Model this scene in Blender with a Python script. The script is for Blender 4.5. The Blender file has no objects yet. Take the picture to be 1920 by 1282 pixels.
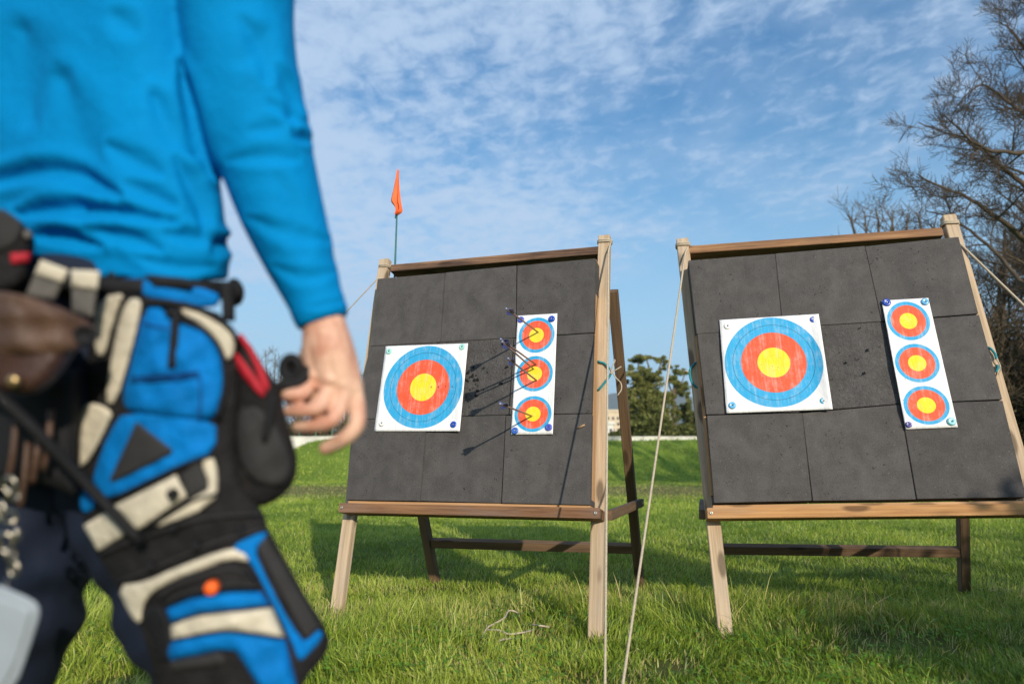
import bpy, bmesh, math, random
import numpy as np
from mathutils import Vector, Matrix
from mathutils.geometry import delaunay_2d_cdt

S = bpy.context.scene
COL = S.collection
rnd = random.Random(7)
nrnd = np.random.default_rng(7)

# ------------------------------------------------------------------ camera
FPX, PITCH, CAMH = 1306.5, 0.1667, 0.783
cam_d = bpy.data.cameras.new('camera')
cam = bpy.data.objects.new('camera', cam_d); COL.objects.link(cam)
cam.location = (0, 0, CAMH)
cam.rotation_euler = (math.pi/2 + PITCH, 0, 0)
cam_d.sensor_width = 36.0
cam_d.lens = FPX/1920*36.0
cam_d.clip_start = 0.05
cam_d.clip_end = 9000
cam_d.dof.use_dof = True
cam_d.dof.focus_distance = 3.5
cam_d.dof.aperture_fstop = 2.0
S.camera = cam

# ------------------------------------------------------------------ light
SUN_EL = math.radians(19)
sd = Vector((0.33, -0.944, 0)).normalized()
SUN_DIR = Vector((sd.x*math.cos(SUN_EL), sd.y*math.cos(SUN_EL), math.sin(SUN_EL)))
sun_d = bpy.data.lights.new('sun', 'SUN')
sun_d.energy = 5.0
sun_d.angle = math.radians(0.7)
sun_d.color = (1.0, 0.90, 0.74)
sun = bpy.data.objects.new('sun', sun_d); COL.objects.link(sun)
sun.rotation_euler = SUN_DIR.to_track_quat('Z', 'Y').to_euler()
sun.location = SUN_DIR*30

S.view_settings.view_transform = 'Standard'
S.view_settings.look = 'None'
S.view_settings.exposure = 0.08
S.view_settings.gamma = 1.0
S.view_settings.use_curve_mapping = False
S.cycles.max_bounces = 8
S.cycles.transparent_max_bounces = 8

W = bpy.data.worlds.new('World'); S.world = W; W.use_nodes = True

class NT:
    """small node-graph helper"""
    def __init__(self, tree):
        self.t = tree; self.n = tree.nodes; self.l = tree.links
    def node(self, typ, ins=None, **kw):
        x = self.n.new(typ)
        for k, v in kw.items(): setattr(x, k, v)
        for k, v in (ins or {}).items(): self.set(x.inputs[k], v)
        return x
    def set(self, sock, v):
        if isinstance(v, bpy.types.NodeSocket): self.l.new(v, sock)
        else:
            if hasattr(sock.default_value, '__len__') and not hasattr(v, '__len__'): v = (v,)*len(sock.default_value)
            if hasattr(sock.default_value, '__len__') and len(sock.default_value) == 4 and len(v) == 3: v = (*v, 1)
            sock.default_value = v
    def math(self, op, a, b=0.0, c=0.0, clamp=False):
        x = self.n.new('ShaderNodeMath'); x.operation = op; x.use_clamp = clamp
        self.set(x.inputs[0], a); self.set(x.inputs[1], b)
        self.set(x.inputs[2], c)
        return x.outputs[0]
    def vmath(self, op, a, b=(0, 0, 0)):
        x = self.n.new('ShaderNodeVectorMath'); x.operation = op
        self.set(x.inputs[0], a); self.set(x.inputs[1], b)
        if op == 'SCALE': x.inputs['Scale'].default_value = 0.03
        return x.outputs['Value'] if op in ('LENGTH', 'DISTANCE', 'DOT_PRODUCT') else x.outputs['Vector']
    def noise(self, vec, scale, detail=4, rough=0.55, dist=0.0):
        x = self.node('ShaderNodeTexNoise', {'Vector': vec, 'Scale': scale, 'Detail': detail, 'Roughness': rough, 'Distortion': dist})
        return x.outputs['Fac']
    def ramp(self, fac, lo, hi, a=0.0, b=1.0, smooth=True):
        x = self.node('ShaderNodeMapRange', {'Value': fac, 'From Min': lo, 'From Max': hi, 'To Min': a, 'To Max': b})
        x.interpolation_type = 'SMOOTHSTEP' if smooth else 'LINEAR'
        return x.outputs['Result']
    def mix(self, fac, a, b, mode='MIX'):
        x = self.n.new('ShaderNodeMix'); x.data_type = 'RGBA'; x.blend_type = mode
        self.set(x.inputs[0], fac); self.set(x.inputs[6], a); self.set(x.inputs[7], b)
        return x.outputs[2]
    def mapping(self, vec, scale=(1, 1, 1), rot=(0, 0, 0), loc=(0, 0, 0)):
        x = self.node('ShaderNodeMapping', {'Vector': vec, 'Scale': scale, 'Rotation': rot, 'Location': loc})
        return x.outputs[0]

def build_world():
    W.node_tree.nodes.clear()
    g = NT(W.node_tree)
    sky = g.node('ShaderNodeTexSky', sky_type='NISHITA', sun_disc=False)
    sky.sun_elevation = SUN_EL
    sky.sun_rotation = math.atan2(sd.x, sd.y)
    sky.altitude = 50; sky.air_density = 1.25; sky.dust_density = 0.6; sky.ozone_density = 2.2
    d = g.node('ShaderNodeTexCoord').outputs['Generated']
    sep = g.node('ShaderNodeSeparateXYZ', {0: d})
    x, y, z = sep.outputs
    zz = g.math('ADD', g.math('MAXIMUM', z, 0.0), 0.09)
    uv = g.node('ShaderNodeCombineXYZ', {0: g.math('DIVIDE', x, zz), 1: g.math('DIVIDE', y, zz), 2: 0.0}).outputs[0]
    # thin mottled high cloud in loose banks
    rot = g.mapping(uv, scale=(1.0, 0.8, 1), rot=(0, 0, math.radians(20)))
    big = g.noise(g.mapping(rot, loc=(3.1, 1.7, 0)), 0.8, 3, 0.5, 0.2)
    med = g.noise(g.mapping(rot, loc=(8.4, 2.2, 0)), 4.2, 5, 0.55, 0.2)
    fine = g.noise(g.mapping(rot, loc=(1.4, 5.2, 0), scale=(1.0, 1.25, 1)), 15.0, 5, 0.62, 0.3)
    tex = g.math('ADD', g.math('MULTIPLY', med, 0.45), g.math('MULTIPLY', fine, 0.55))
    az = g.ramp(x, -0.30, 0.62, 0.12, -0.10)
    el = g.ramp(z, 0.10, 0.36, -0.14, 0.07)
    thr = g.math('ADD', g.math('ADD', g.math('MULTIPLY', g.math('SUBTRACT', big, 0.5), 0.8), az), el)
    c = g.math('ADD', tex, thr)
    cl = g.ramp(c, 0.40, 0.76, 0.0, 0.85)
    veil = g.ramp(g.math('ADD', thr, med), 0.30, 0.75, 0.0, 0.30)
    cl = g.math('MAXIMUM', cl, veil)
    hsv = g.node('ShaderNodeHueSaturation', {'Hue': 0.508, 'Saturation': 1.42, 'Value': 1.0, 'Color': sky.outputs[0]})
    k = 0.14
    skyc = g.mix(1.0, hsv.outputs[0], (k*0.84, k*1.08, k*1.06), 'MULTIPLY')
    low = g.ramp(z, 0.02, 0.50, 0.9, 0.06)
    skyc = g.mix(low, skyc, (0.40, 0.66, 0.94))
    col = g.mix(cl, skyc, (0.52, 0.67, 0.88))
    bg = g.node('ShaderNodeBackground', {'Color': col, 'Strength': 1.0})
    out = g.node('ShaderNodeOutputWorld')
    g.l.new(bg.outputs[0], out.inputs[0])
build_world()

# ------------------------------------------------------------------ placing helpers
FWD = Vector((0, math.cos(PITCH), math.sin(PITCH)))
UP = Vector((0, -math.sin(PITCH), math.cos(PITCH)))
CAM = Vector((0, 0, CAMH))
def ray(px, py): return FWD + Vector((1, 0, 0))*((px-960)/FPX) - UP*((py-641)/FPX)
def at(px, py, d): return CAM + ray(px, py)*d
def ground(px, py, z=0.0):
    r = ray(px, py); return CAM + r*((z-CAMH)/r.z)
def aty(px, py, Y):
    r = ray(px, py); return CAM + r*(Y/r.y)

def link(o, parent=None):
    COL.objects.link(o)
    if parent is not None:
        o.parent = parent
        w = WORLD.get(parent.name, Matrix.Identity(4))
        o.matrix_parent_inverse = w.inverted()
    return o
WORLD = {}
def mesh_obj(name, verts, faces, mat, parent=None, smooth=False, base=None, mw=None):
    """one mesh object, verts in world space; base moves the origin, mw gives the object its own axes"""
    me = bpy.data.meshes.new(name)
    V = np.asarray(verts, dtype=float).reshape(-1, 3)
    M = Matrix.Identity(4)
    if mw is not None: M = mw
    elif base is not None: M = Matrix.Translation(base)
    inv = np.array(M.inverted())
    V = V @ inv[:3, :3].T + inv[:3, 3]
    me.from_pydata([tuple(v) for v in V], [], [tuple(f) for f in faces])
    me.materials.append(mat)
    if smooth: me.polygons.foreach_set('use_smooth', [True]*len(me.polygons))
    me.update()
    o = bpy.data.objects.new(name, me)
    link(o, parent)
    o.matrix_basis = M
    WORLD[o.name] = M
    return o
def big_mesh(name, V, F, mat, smooth=False, attr=None, k=4):
    me = bpy.data.meshes.new(name)
    V = np.asarray(V, dtype=np.float32); F = np.asarray(F, dtype=np.int32)
    n = len(F)
    me.vertices.add(len(V)); me.vertices.foreach_set('co', V.ravel())
    me.loops.add(F.size); me.loops.foreach_set('vertex_index', F.ravel())
    me.polygons.add(n)
    me.polygons.foreach_set('loop_start', np.arange(0, F.size, F.shape[1], dtype=np.int32))
    if smooth: me.polygons.foreach_set('use_smooth', np.ones(n, dtype=bool))
    me.materials.append(mat)
    if attr is not None:
        a = me.attributes.new('tint', 'FLOAT', 'POINT'); a.data.foreach_set('value', attr.astype(np.float32))
    me.update(calc_edges=True); me.validate()
    return me
def empty(name, loc):
    o = bpy.data.objects.new(name, None); COL.objects.link(o)
    o.location = loc; o.empty_display_size = 0.1
    WORLD[o.name] = Matrix.Translation(loc)
    return o
def tag(o, label=None, cat=None, group=None, kind=None):
    if label: o['label'] = label
    if cat: o['category'] = cat
    if group: o['group'] = group
    if kind: o['kind'] = kind
    return o

# ------------------------------------------------------------------ materials
def new_mat(name):
    m = bpy.data.materials.new(name); m.use_nodes = True
    m.node_tree.nodes.clear(); g = NT(m.node_tree)
    out = g.node('ShaderNodeOutputMaterial')
    return m, g, out
def pbr(name, col, rough=0.7, var=0.15, scale=20, bump=0.0, bscale=80, spec=0.3, metal=0.0, sheen=0.0, coord='Object'):
    m, g, out = new_mat(name)
    v = g.node('ShaderNodeTexCoord').outputs[coord]
    n = g.noise(v, scale, 5, 0.6)
    f = g.ramp(n, 0.25, 0.75, 1-var, 1+var, False)
    c = g.mix(1.0, col, g.node('ShaderNodeCombineXYZ', {0: f, 1: f, 2: f}).outputs[0], 'MULTIPLY')
    b = g.node('ShaderNodeBsdfPrincipled', {'Base Color': c, 'Roughness': rough, 'Metallic': metal, 'Specular IOR Level': spec, 'Sheen Weight': sheen})
    if bump:
        bn = g.noise(v, bscale, 4, 0.6)
        bp = g.node('ShaderNodeBump', {'Height': bn, 'Strength': bump, 'Distance': 0.01})
        g.l.new(bp.outputs[0], b.inputs['Normal'])
    g.l.new(b.outputs[0], out.inputs[0])
    return m
def wood(name, col, dark, rough=0.75, grey=(0.3, 0.27, 0.24), greyamt=0.3, knots=0.5):
    m, g, out = new_mat(name)
    tc = g.node('ShaderNodeTexCoord').outputs['Object']
    oi = g.node('ShaderNodeObjectInfo').outputs['Random']
    off = g.node('ShaderNodeCombineXYZ', {0: g.math('MULTIPLY', oi, 37.0), 1: g.math('MULTIPLY', oi, 11.0), 2: g.math('MULTIPLY', oi, 23.0)}).outputs[0]
    v = g.vmath('ADD', tc, off)
    warp = g.noise(g.mapping(v, scale=(2.2, 9, 9)), 1.0, 2, 0.5)
    vv = g.vmath('ADD', v, g.node('ShaderNodeCombineXYZ', {0: 0.0, 1: g.math('MULTIPLY', warp, 0.02), 2: g.math('MULTIPLY', warp, 0.03)}).outputs[0])
    grain = g.noise(g.mapping(vv, scale=(3.0, 120, 120)), 1.0, 5, 0.65)
    rings = g.noise(g.mapping(vv, scale=(1.2, 42, 42)), 1.0, 3, 0.5)
    f = g.math('ADD', g.math('MULTIPLY', grain, 0.55), g.math('MULTIPLY', rings, 0.45))
    c = g.mix(g.ramp(f, 0.34, 0.66), dark, col)
    pat = g.noise(g.mapping(v, scale=(3, 14, 14)), 1.0, 4, 0.6)
    c = g.mix(g.ramp(pat, 0.42, 0.72, 0.0, greyamt), c, grey)
    vor = g.node('ShaderNodeTexVoronoi', {'Vector': g.mapping(v, scale=(3.6, 11, 11)), 'Scale': 1.0}, feature='F1')
    k = g.ramp(vor.outputs['Distance'], 0.14, 0.27, knots*1.3, 0.0)
    c = g.mix(k, c, tuple(x*0.28 for x in dark))
    b = g.node('ShaderNodeBsdfPrincipled', {'Base Color': c, 'Roughness': rough, 'Specular IOR Level': 0.25})
    bp = g.node('ShaderNodeBump', {'Height': f, 'Strength': 0.35, 'Distance': 0.006})
    g.l.new(bp.outputs[0], b.inputs['Normal'])
    g.l.new(b.outputs[0], out.inputs[0])
    return m
def foam_mat(name, rough_face):
    m, g, out = new_mat(name)
    v = g.node('ShaderNodeTexCoord').outputs['Object']
    oi = g.node('ShaderNodeObjectInfo').outputs['Random']
    v = g.vmath('ADD', v, g.node('ShaderNodeCombineXYZ', {0: g.math('MULTIPLY', oi, 19.0), 1: 0.0, 2: g.math('MULTIPLY', oi, 7.0)}).outputs[0])
    n1 = g.noise(v, 9.0, 6, 0.68, 0.2); n2 = g.noise(v, 170, 3, 0.7); n3 = g.noise(g.mapping(v, scale=(24, 24, 3.5)), 1.0, 4, 0.6)
    f = g.math('ADD', g.ramp(n1, 0.3, 0.72, 0.80, 1.18), g.math('MULTIPLY', g.math('SUBTRACT', n2, 0.5), 1.3))
    f = g.math('ADD', f, g.math('MULTIPLY', g.math('SUBTRACT', n3, 0.5), 0.3))
    t = g.math('ADD', 0.94, g.math('MULTIPLY', oi, 0.14))
    f = g.math('MULTIPLY', f, t)
    c = g.mix(1.0, (0.076, 0.070, 0.068), g.node('ShaderNodeCombineXYZ', {0: f, 1: f, 2: f}).outputs[0], 'MULTIPLY')
    # arrow pits and pale scuffs
    wv = g.node('ShaderNodeTexNoise', {'Vector': v, 'Scale': 70.0, 'Detail': 2.0}).outputs['Color']
    vw = g.vmath('ADD', v, g.vmath('SCALE', g.vmath('SUBTRACT', wv, (0.5, 0.5, 0.5))))
    vo = g.node('ShaderNodeTexVoronoi', {'Vector': vw, 'Scale': 46.0}, feature='F1')
    msk = g.ramp(g.noise(v, 7.0, 4, 0.6), 0.46, 0.66)
    pit = g.math('MULTIPLY', g.ramp(vo.outputs['Distance'], 0.13, 0.24, 1.0, 0.0), msk)
    c = g.mix(g.math('MULTIPLY', pit, 0.75), c, (0.012, 0.011, 0.01))
    vo2 = g.node('ShaderNodeTexVoronoi', {'Vector': v, 'Scale': 27.0}, feature='F1')
    sc = g.ramp(vo2.outputs['Distance'], 0.06, 0.10, 0.5, 0.0)
    c = g.mix(sc, c, (0.17, 0.15, 0.13))
    if rough_face: c = g.mix(1.0, c, (1.3, 1.3, 1.3), 'MULTIPLY')
    b = g.node('ShaderNodeBsdfPrincipled', {'Base Color': c, 'Roughness': 0.8 if rough_face else 0.85, 'Specular IOR Level': 0.3})
    h = g.math('ADD', g.math('MULTIPLY', n2, 0.5), g.math('MULTIPLY', pit, -1.0))
    if rough_face:
        h = g.math('ADD', h, g.math('MULTIPLY', g.noise(v, 48, 5, 0.75, 0.5), 4.5))
    bp = g.node('ShaderNodeBump', {'Height': h, 'Strength': 0.75 if rough_face else 0.4, 'Distance': 0.006})
    g.l.new(bp.outputs[0], b.inputs['Normal'])
    g.l.new(b.outputs[0], out.inputs[0])
    return m
GOLD, RED, BLUE = (0.92, 0.66, 0.03), (0.82, 0.105, 0.045), (0.035, 0.36, 0.66)
def target_mat(name, spots, ring_frac, lines, asp, holes):
    """printed paper face: spots = [(u,v)], rad in u; asp = v-size/u-size"""
    m, g, out = new_mat(name)
    tc = g.node('ShaderNodeTexCoord')
    uv = tc.outputs['UV']; obj = tc.outputs['Object']
    sp = g.node('ShaderNodeSeparateXYZ', {0: uv})
    u, v = sp.outputs[0], sp.outputs[1]
    dist = None
    for (cu, cv, ru, rv) in spots:
        du = g.math('DIVIDE', g.math('SUBTRACT', u, cu), ru); dv = g.math('DIVIDE', g.math('SUBTRACT', v, cv), rv)
        r = g.math('SQRT', g.math('ADD', g.math('MULTIPLY', du, du), g.math('MULTIPLY', dv, dv)))
        dist = r if dist is None else g.math('MINIMUM', dist, r)
    e = 0.006
    w = g.noise(obj, 45, 4, 0.65)
    paper = g.mix(g.ramp(w, 0.35, 0.75), (0.83, 0.82, 0.82), (0.76, 0.75, 0.76))
    st = g.math('ADD', g.math('MULTIPLY', g.noise(obj, 16, 5, 0.7), 0.55), g.math('MULTIPLY', g.noise(g.mapping(obj, scale=(75, 75, 5)), 1.0, 4, 0.6), 0.45))
    def inked(c): return g.mix(g.ramp(st, 0.46, 0.68, 0.0, 0.26), c, (0.8, 0.75, 0.7))
    c = g.mix(g.ramp(dist, 1-e, 1+e, 1.0, 0.0), paper, inked(BLUE))
    c = g.mix(g.ramp(dist, ring_frac[1]-e, ring_frac[1]+e, 1.0, 0.0), c, inked(RED))
    c = g.mix(g.ramp(dist, ring_frac[0]-e, ring_frac[0]+e, 1.0, 0.0), c, inked(GOLD))
    for (lr, lw, ls) in lines:
        dd = g.math('ABSOLUTE', g.math('SUBTRACT', dist, lr))
        c = g.mix(g.ramp(dd, lw*0.6, lw, ls, 0.0), c, (0.02, 0.05, 0.08))
    vo = g.node('ShaderNodeTexVoronoi', {'Vector': obj, 'Scale': holes}, feature='F1')
    hm = g.ramp(g.noise(obj, 9, 2), 0.42, 0.56)
    c = g.mix(g.math('MULTIPLY', g.ramp(vo.outputs['Distance'], 0.05, 0.075, 0.85, 0.0), hm), c, (0.05, 0.035, 0.02))
    b = g.node('ShaderNodeBsdfPrincipled', {'Base Color': c, 'Roughness': 0.6, 'Specular IOR Level': 0.2})
    cr = g.noise(g.mapping(obj, scale=(30, 30, 7)), 1.0, 4, 0.6)
    bp = g.node('ShaderNodeBump', {'Height': cr, 'Strength': 0.5, 'Distance': 0.012})
    g.l.new(bp.outputs[0], b.inputs['Normal'])
    g.l.new(b.outputs[0], out.inputs[0])
    return m
def leafy(name, a, b_, trans=0.35, rough=0.6, attr=True, spec=0.25):
    m, g, out = new_mat(name)
    t = g.node('ShaderNodeAttribute', attribute_name='tint').outputs['Fac']
    cr = g.node('ShaderNodeValToRGB'); g.set(cr.inputs[0], t)
    cr.color_ramp.elements[0].color = (*a[0], 1); cr.color_ramp.elements[0].position = 0.0
    cr.color_ramp.elements[1].color = (*a[-1], 1); cr.color_ramp.elements[1].position = 1.0
    for i, cc in enumerate(a[1:-1]):
        el = cr.color_ramp.elements.new((i+1)/(len(a)-1)); el.color = (*cc, 1)
    b = g.node('ShaderNodeBsdfPrincipled', {'Base Color': cr.outputs[0], 'Roughness': rough, 'Specular IOR Level': spec})
    tr = g.node('ShaderNodeBsdfTranslucent', {'Color': cr.outputs[0]})
    mx = g.node('ShaderNodeMixShader', {0: trans, 1: b.outputs[0], 2: tr.outputs[0]})
    g.l.new(mx.outputs[0], out.inputs[0])
    return m

M = {}
M['post'] = wood('weathered_pine', (0.58, 0.44, 0.30), (0.37, 0.265, 0.17), grey=(0.43, 0.37, 0.31), greyamt=0.45, knots=0.6)
M['rail'] = wood('oiled_rail', (0.28, 0.145, 0.07), (0.12, 0.055, 0.028), grey=(0.20, 0.14, 0.115), greyamt=0.55, knots=0.7)
M['railB'] = wood('honey_rail', (0.52, 0.28, 0.11), (0.34, 0.16, 0.06), grey=(0.42, 0.30, 0.2), greyamt=0.35, knots=0.6)
M['top'] = wood('rotting_top', (0.33, 0.19, 0.11), (0.045, 0.022, 0.016), grey=(0.05, 0.033, 0.028), greyamt=0.85)
M['topB'] = wood('brown_top', (0.38, 0.21, 0.10), (0.17, 0.08, 0.04), grey=(0.12, 0.07, 0.05), greyamt=0.6)
M['rear'] = wood('brown_rear', (0.20, 0.125, 0.07), (0.10, 0.058, 0.032), grey=(0.12, 0.09, 0.07), greyamt=0.5)
M['lath'] = wood('fresh_lath', (0.56, 0.33, 0.17), (0.4, 0.22, 0.1), greyamt=0.1)
M['steel'] = pbr('dull_steel', (0.45, 0.43, 0.38), 0.4, 0.2, 90, metal=0.8)
M['foam'] = foam_mat('black_foam', False)
M['foam_rough'] = foam_mat('shot_foam', True)
M['rope'] = pbr('cream_rope', (0.55, 0.46, 0.34), 0.9, 0.25, 160, 0.6, 300)
M['cyan'] = pbr('turquoise_cord', (0.02, 0.26, 0.32), 0.7, 0.4, 200, 0.5, 400)
M['flag'] = pbr('orange_flag', (0.85, 0.16, 0.05), 0.6, 0.12, 12)
M['pole'] = pbr('green_pole', (0.04, 0.16, 0.15), 0.5, 0.15, 60)
M['shaft'] = pbr('arrow_shaft', (0.19, 0.13, 0.11), 0.35, 0.3, 60, spec=0.6)
M['vane'] = pbr('navy_vane', (0.06, 0.085, 0.27), 0.5, 0.2, 40)
M['nock'] = pbr('pale_nock', (0.32, 0.4, 0.6), 0.3, 0.1, 20)

# ------------------------------------------------------------------ shape helpers
def beam(name, a, b, w, d, wdir, mat, parent, ext=(0, 0), bevel=0.0022):
    """square timber from a to b: w along wdir, d across; own axes so the grain follows its length"""
    a = Vector(a); b = Vector(b); ax = (b-a).normalized()
    a = a-ax*ext[0]; b = b+ax*ext[1]
    y = (Vector(wdir)-ax*Vector(wdir).dot(ax)).normalized(); z = ax.cross(y)
    L = (b-a).length
    bm = bmesh.new(); bmesh.ops.create_cube(bm, size=1)
    n = max(2, int(L/0.12))
    for v in bm.verts: v.co = Vector((v.co.x*L, v.co.y*w, v.co.z*d))
    bmesh.ops.bevel(bm, geom=bm.edges[:], offset=bevel, segments=2, affect='EDGES')
    me = bpy.data.meshes.new(name); bm.to_mesh(me); bm.free()
    me.materials.append(mat)
    o = bpy.data.objects.new(name, me); link(o, parent)
    R_ = Matrix((ax, y, z)).transposed().to_4x4()
    o.matrix_basis = Matrix.Translation((a+b)/2) @ R_
    WORLD[o.name] = o.matrix_basis.copy()
    return o
def tube_geo(pts, radii, sides=8, cap=True, flat=None):
    P = [Vector(p) for p in pts]; n = len(P)
    if not hasattr(radii, '__len__'): radii = [radii]*n
    V = []; F = []
    t0 = (P[1]-P[0]).normalized()
    ref = Vector((0, 0, 1)) if abs(t0.z) < 0.9 else Vector((1, 0, 0))
    x = (ref-t0*ref.dot(t0)).normalized()
    for i in range(n):
        t = (P[min(i+1, n-1)]-P[max(i-1, 0)])
        t = t.normalized() if t.length > 1e-9 else t0
        x = (x-t*x.dot(t)); x = x.normalized() if x.length > 1e-6 else t.orthogonal().normalized()
        y = t.cross(x)
        for k in range(sides):
            a = 2*math.pi*k/sides
            V.append(P[i]+(x*math.cos(a)+y*math.sin(a))*radii[i])
    for i in range(n-1):
        for k in range(sides):
            k2 = (k+1) % sides
            F.append((i*sides+k, i*sides+k2, (i+1)*sides+k2, (i+1)*sides+k))
    if cap:
        F.append(tuple(range(sides-1, -1, -1))); F.append(tuple((n-1)*sides+k for k in range(sides)))
    return V, F
class Geo:
    def __init__(self): self.V = []; self.F = []
    def add(self, V, F):
        o = len(self.V); self.V += [Vector(v) for v in V]; self.F += [tuple(i+o for i in f) for f in F]; return self
    def tube(self, *a, **k): return self.add(*tube_geo(*a, **k))
    def ball(self, c, r, seg=12, rings=8, sx=(1, 1, 1)):
        V = []; F = []; c = Vector(c)
        for i in range(rings+1):
            th = math.pi*i/rings
            for k in range(seg):
                a = 2*math.pi*k/seg
                V.append(c+Vector((math.sin(th)*math.cos(a)*sx[0], math.sin(th)*math.sin(a)*sx[1], math.cos(th)*sx[2]))*r)
        for i in range(rings):
            for k in range(seg):
                F.append((i*seg+k, (i+1)*seg+k, (i+1)*seg+(k+1) % seg, i*seg+(k+1) % seg))
        return self.add(V, F)
    def box(self, c, X, Y, Z):
        c, X, Y, Z = map(Vector, (c, X, Y, Z))
        V = [c+X*a+Y*b+Z*d for a in (-.5, .5) for b in (-.5, .5) for d in (-.5, .5)]
        return self.add(V, [(0, 1, 3, 2), (4, 6, 7, 5), (0, 4, 5, 1), (2, 3, 7, 6), (0, 2, 6, 4), (1, 5, 7, 3)])
    def lathe(self, c, axis, prof, seg=20):
        axis = Vector(axis).normalized(); x = axis.orthogonal().normalized(); y = axis.cross(x); c = Vector(c)
        V = []; F = []
        for (r, h) in prof:
            for k in range(seg):
                a = 2*math.pi*k/seg; V.append(c+axis*h+(x*math.cos(a)+y*math.sin(a))*r)
        for i in range(len(prof)-1):
            for k in range(seg): F.append((i*seg+k, i*seg+(k+1) % seg, (i+1)*seg+(k+1) % seg, (i+1)*seg+k))
        F.append(tuple(range(seg-1, -1, -1))); F.append(tuple((len(prof)-1)*seg+k for k in range(seg)))
        return self.add(V, F)
    def obj(self, name, mat, parent=None, smooth=True, base=None, mw=None):
        return mesh_obj(name, [tuple(v) for v in self.V], self.F, mat, parent, smooth, base, mw)
def catmull(pts, n=8):
    P = [np.array(p, float) for p in pts]
    if len(P) < 3: return [tuple(P[0]*(1-t)+P[1]*t) for t in np.linspace(0, 1, n+1)]
    P = [2*P[0]-P[1]]+P+[2*P[-1]-P[-2]]
    out = []
    for i in range(1, len(P)-2):
        for t in np.arange(0, 1, 1/n):
            a, b, c, d = P[i-1], P[i], P[i+1], P[i+2]
            out.append(tuple(0.5*((2*b)+(c-a)*t+(2*a-5*b+4*c-d)*t*t+(3*b-a-3*c+d)*t**3)))
    out.append(tuple(P[-2])); return out
def fuse(geo, voxel, smooth_it, name='tmp'):
    """union of overlapping closed shapes -> one continuous skin (verts, faces)"""
    me = bpy.data.meshes.new(name); me.from_pydata([tuple(v) for v in geo.V], [], geo.F); me.update()
    o = bpy.data.objects.new(name, me); COL.objects.link(o)
    r = o.modifiers.new('r', 'REMESH'); r.mode = 'VOXEL'; r.voxel_size = voxel
    s = o.modifiers.new('s', 'SMOOTH'); s.factor = 0.5; s.iterations = smooth_it
    dg = bpy.context.evaluated_depsgraph_get(); dg.update()
    ev = o.evaluated_get(dg); m2 = bpy.data.meshes.new_from_object(ev)
    V = np.empty(len(m2.vertices)*3); m2.vertices.foreach_get('co', V); V = V.reshape(-1, 3)
    N = np.empty(len(m2.vertices)*3); m2.vertices.foreach_get('normal', N); N = N.reshape(-1, 3)
    F = [tuple(p.vertices) for p in m2.polygons]
    bpy.data.objects.remove(o); bpy.data.meshes.remove(me); bpy.data.meshes.remove(m2)
    return V, N, F
def project(V):
    V = np.asarray(V); d = V-np.array(CAM)
    z = d@np.array(FWD); x = d[:, 0]; y = d@np.array(UP)
    return 960+FPX*x/z, 641-FPX*y/z, z

# ------------------------------------------------------------------ ground
def vnoise(x, y, s, seed=0):
    """smooth value noise, numpy"""
    x = np.asarray(x)/s; y = np.asarray(y)/s
    xi = np.floor(x).astype(np.int64); yi = np.floor(y).astype(np.int64)
    fx = x-xi; fy = y-yi; fx = fx*fx*(3-2*fx); fy = fy*fy*(3-2*fy)
    def h(a, b):
        n = (a*374761393+b*668265263+seed*974634777) & 0xFFFFFFFF
        n = ((n ^ (n >> 13))*1274126177) & 0xFFFFFFFF
        return ((n ^ (n >> 16)) & 0xFFFF)/65535.0
    return (h(xi, yi)*(1-fx)+h(xi+1, yi)*fx)*(1-fy)+(h(xi, yi+1)*(1-fx)+h(xi+1, yi+1)*fx)*fy
BANK0, BANK1, BANKH = 25.4, 30.5, 1.60
def gz(x, y):
    x = np.asarray(x, float); y = np.asarray(y, float)
    t = np.clip((y-BANK0)/(BANK1-BANK0), 0, 1); t = t*t*(3-2*t)*0.5+t*0.5
    side = np.clip((x+11.4)/2.9, 0, 1); side = side*side*(3-2*side)
    fade = 1-np.clip((y-31.6)/0.5, 0, 1)
    right = 1.0
    z = BANKH*t*np.where(y < 31.7, side, 1.0)*right
    z = z+np.where((y > BANK0) & (y < 31.2), (vnoise(x, y, 1.3, 3)-0.5)*0.12*t, 0)
    return z+np.where(y < 20, (vnoise(x, y, 0.9, 5)-0.5)*0.02, 0)

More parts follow.
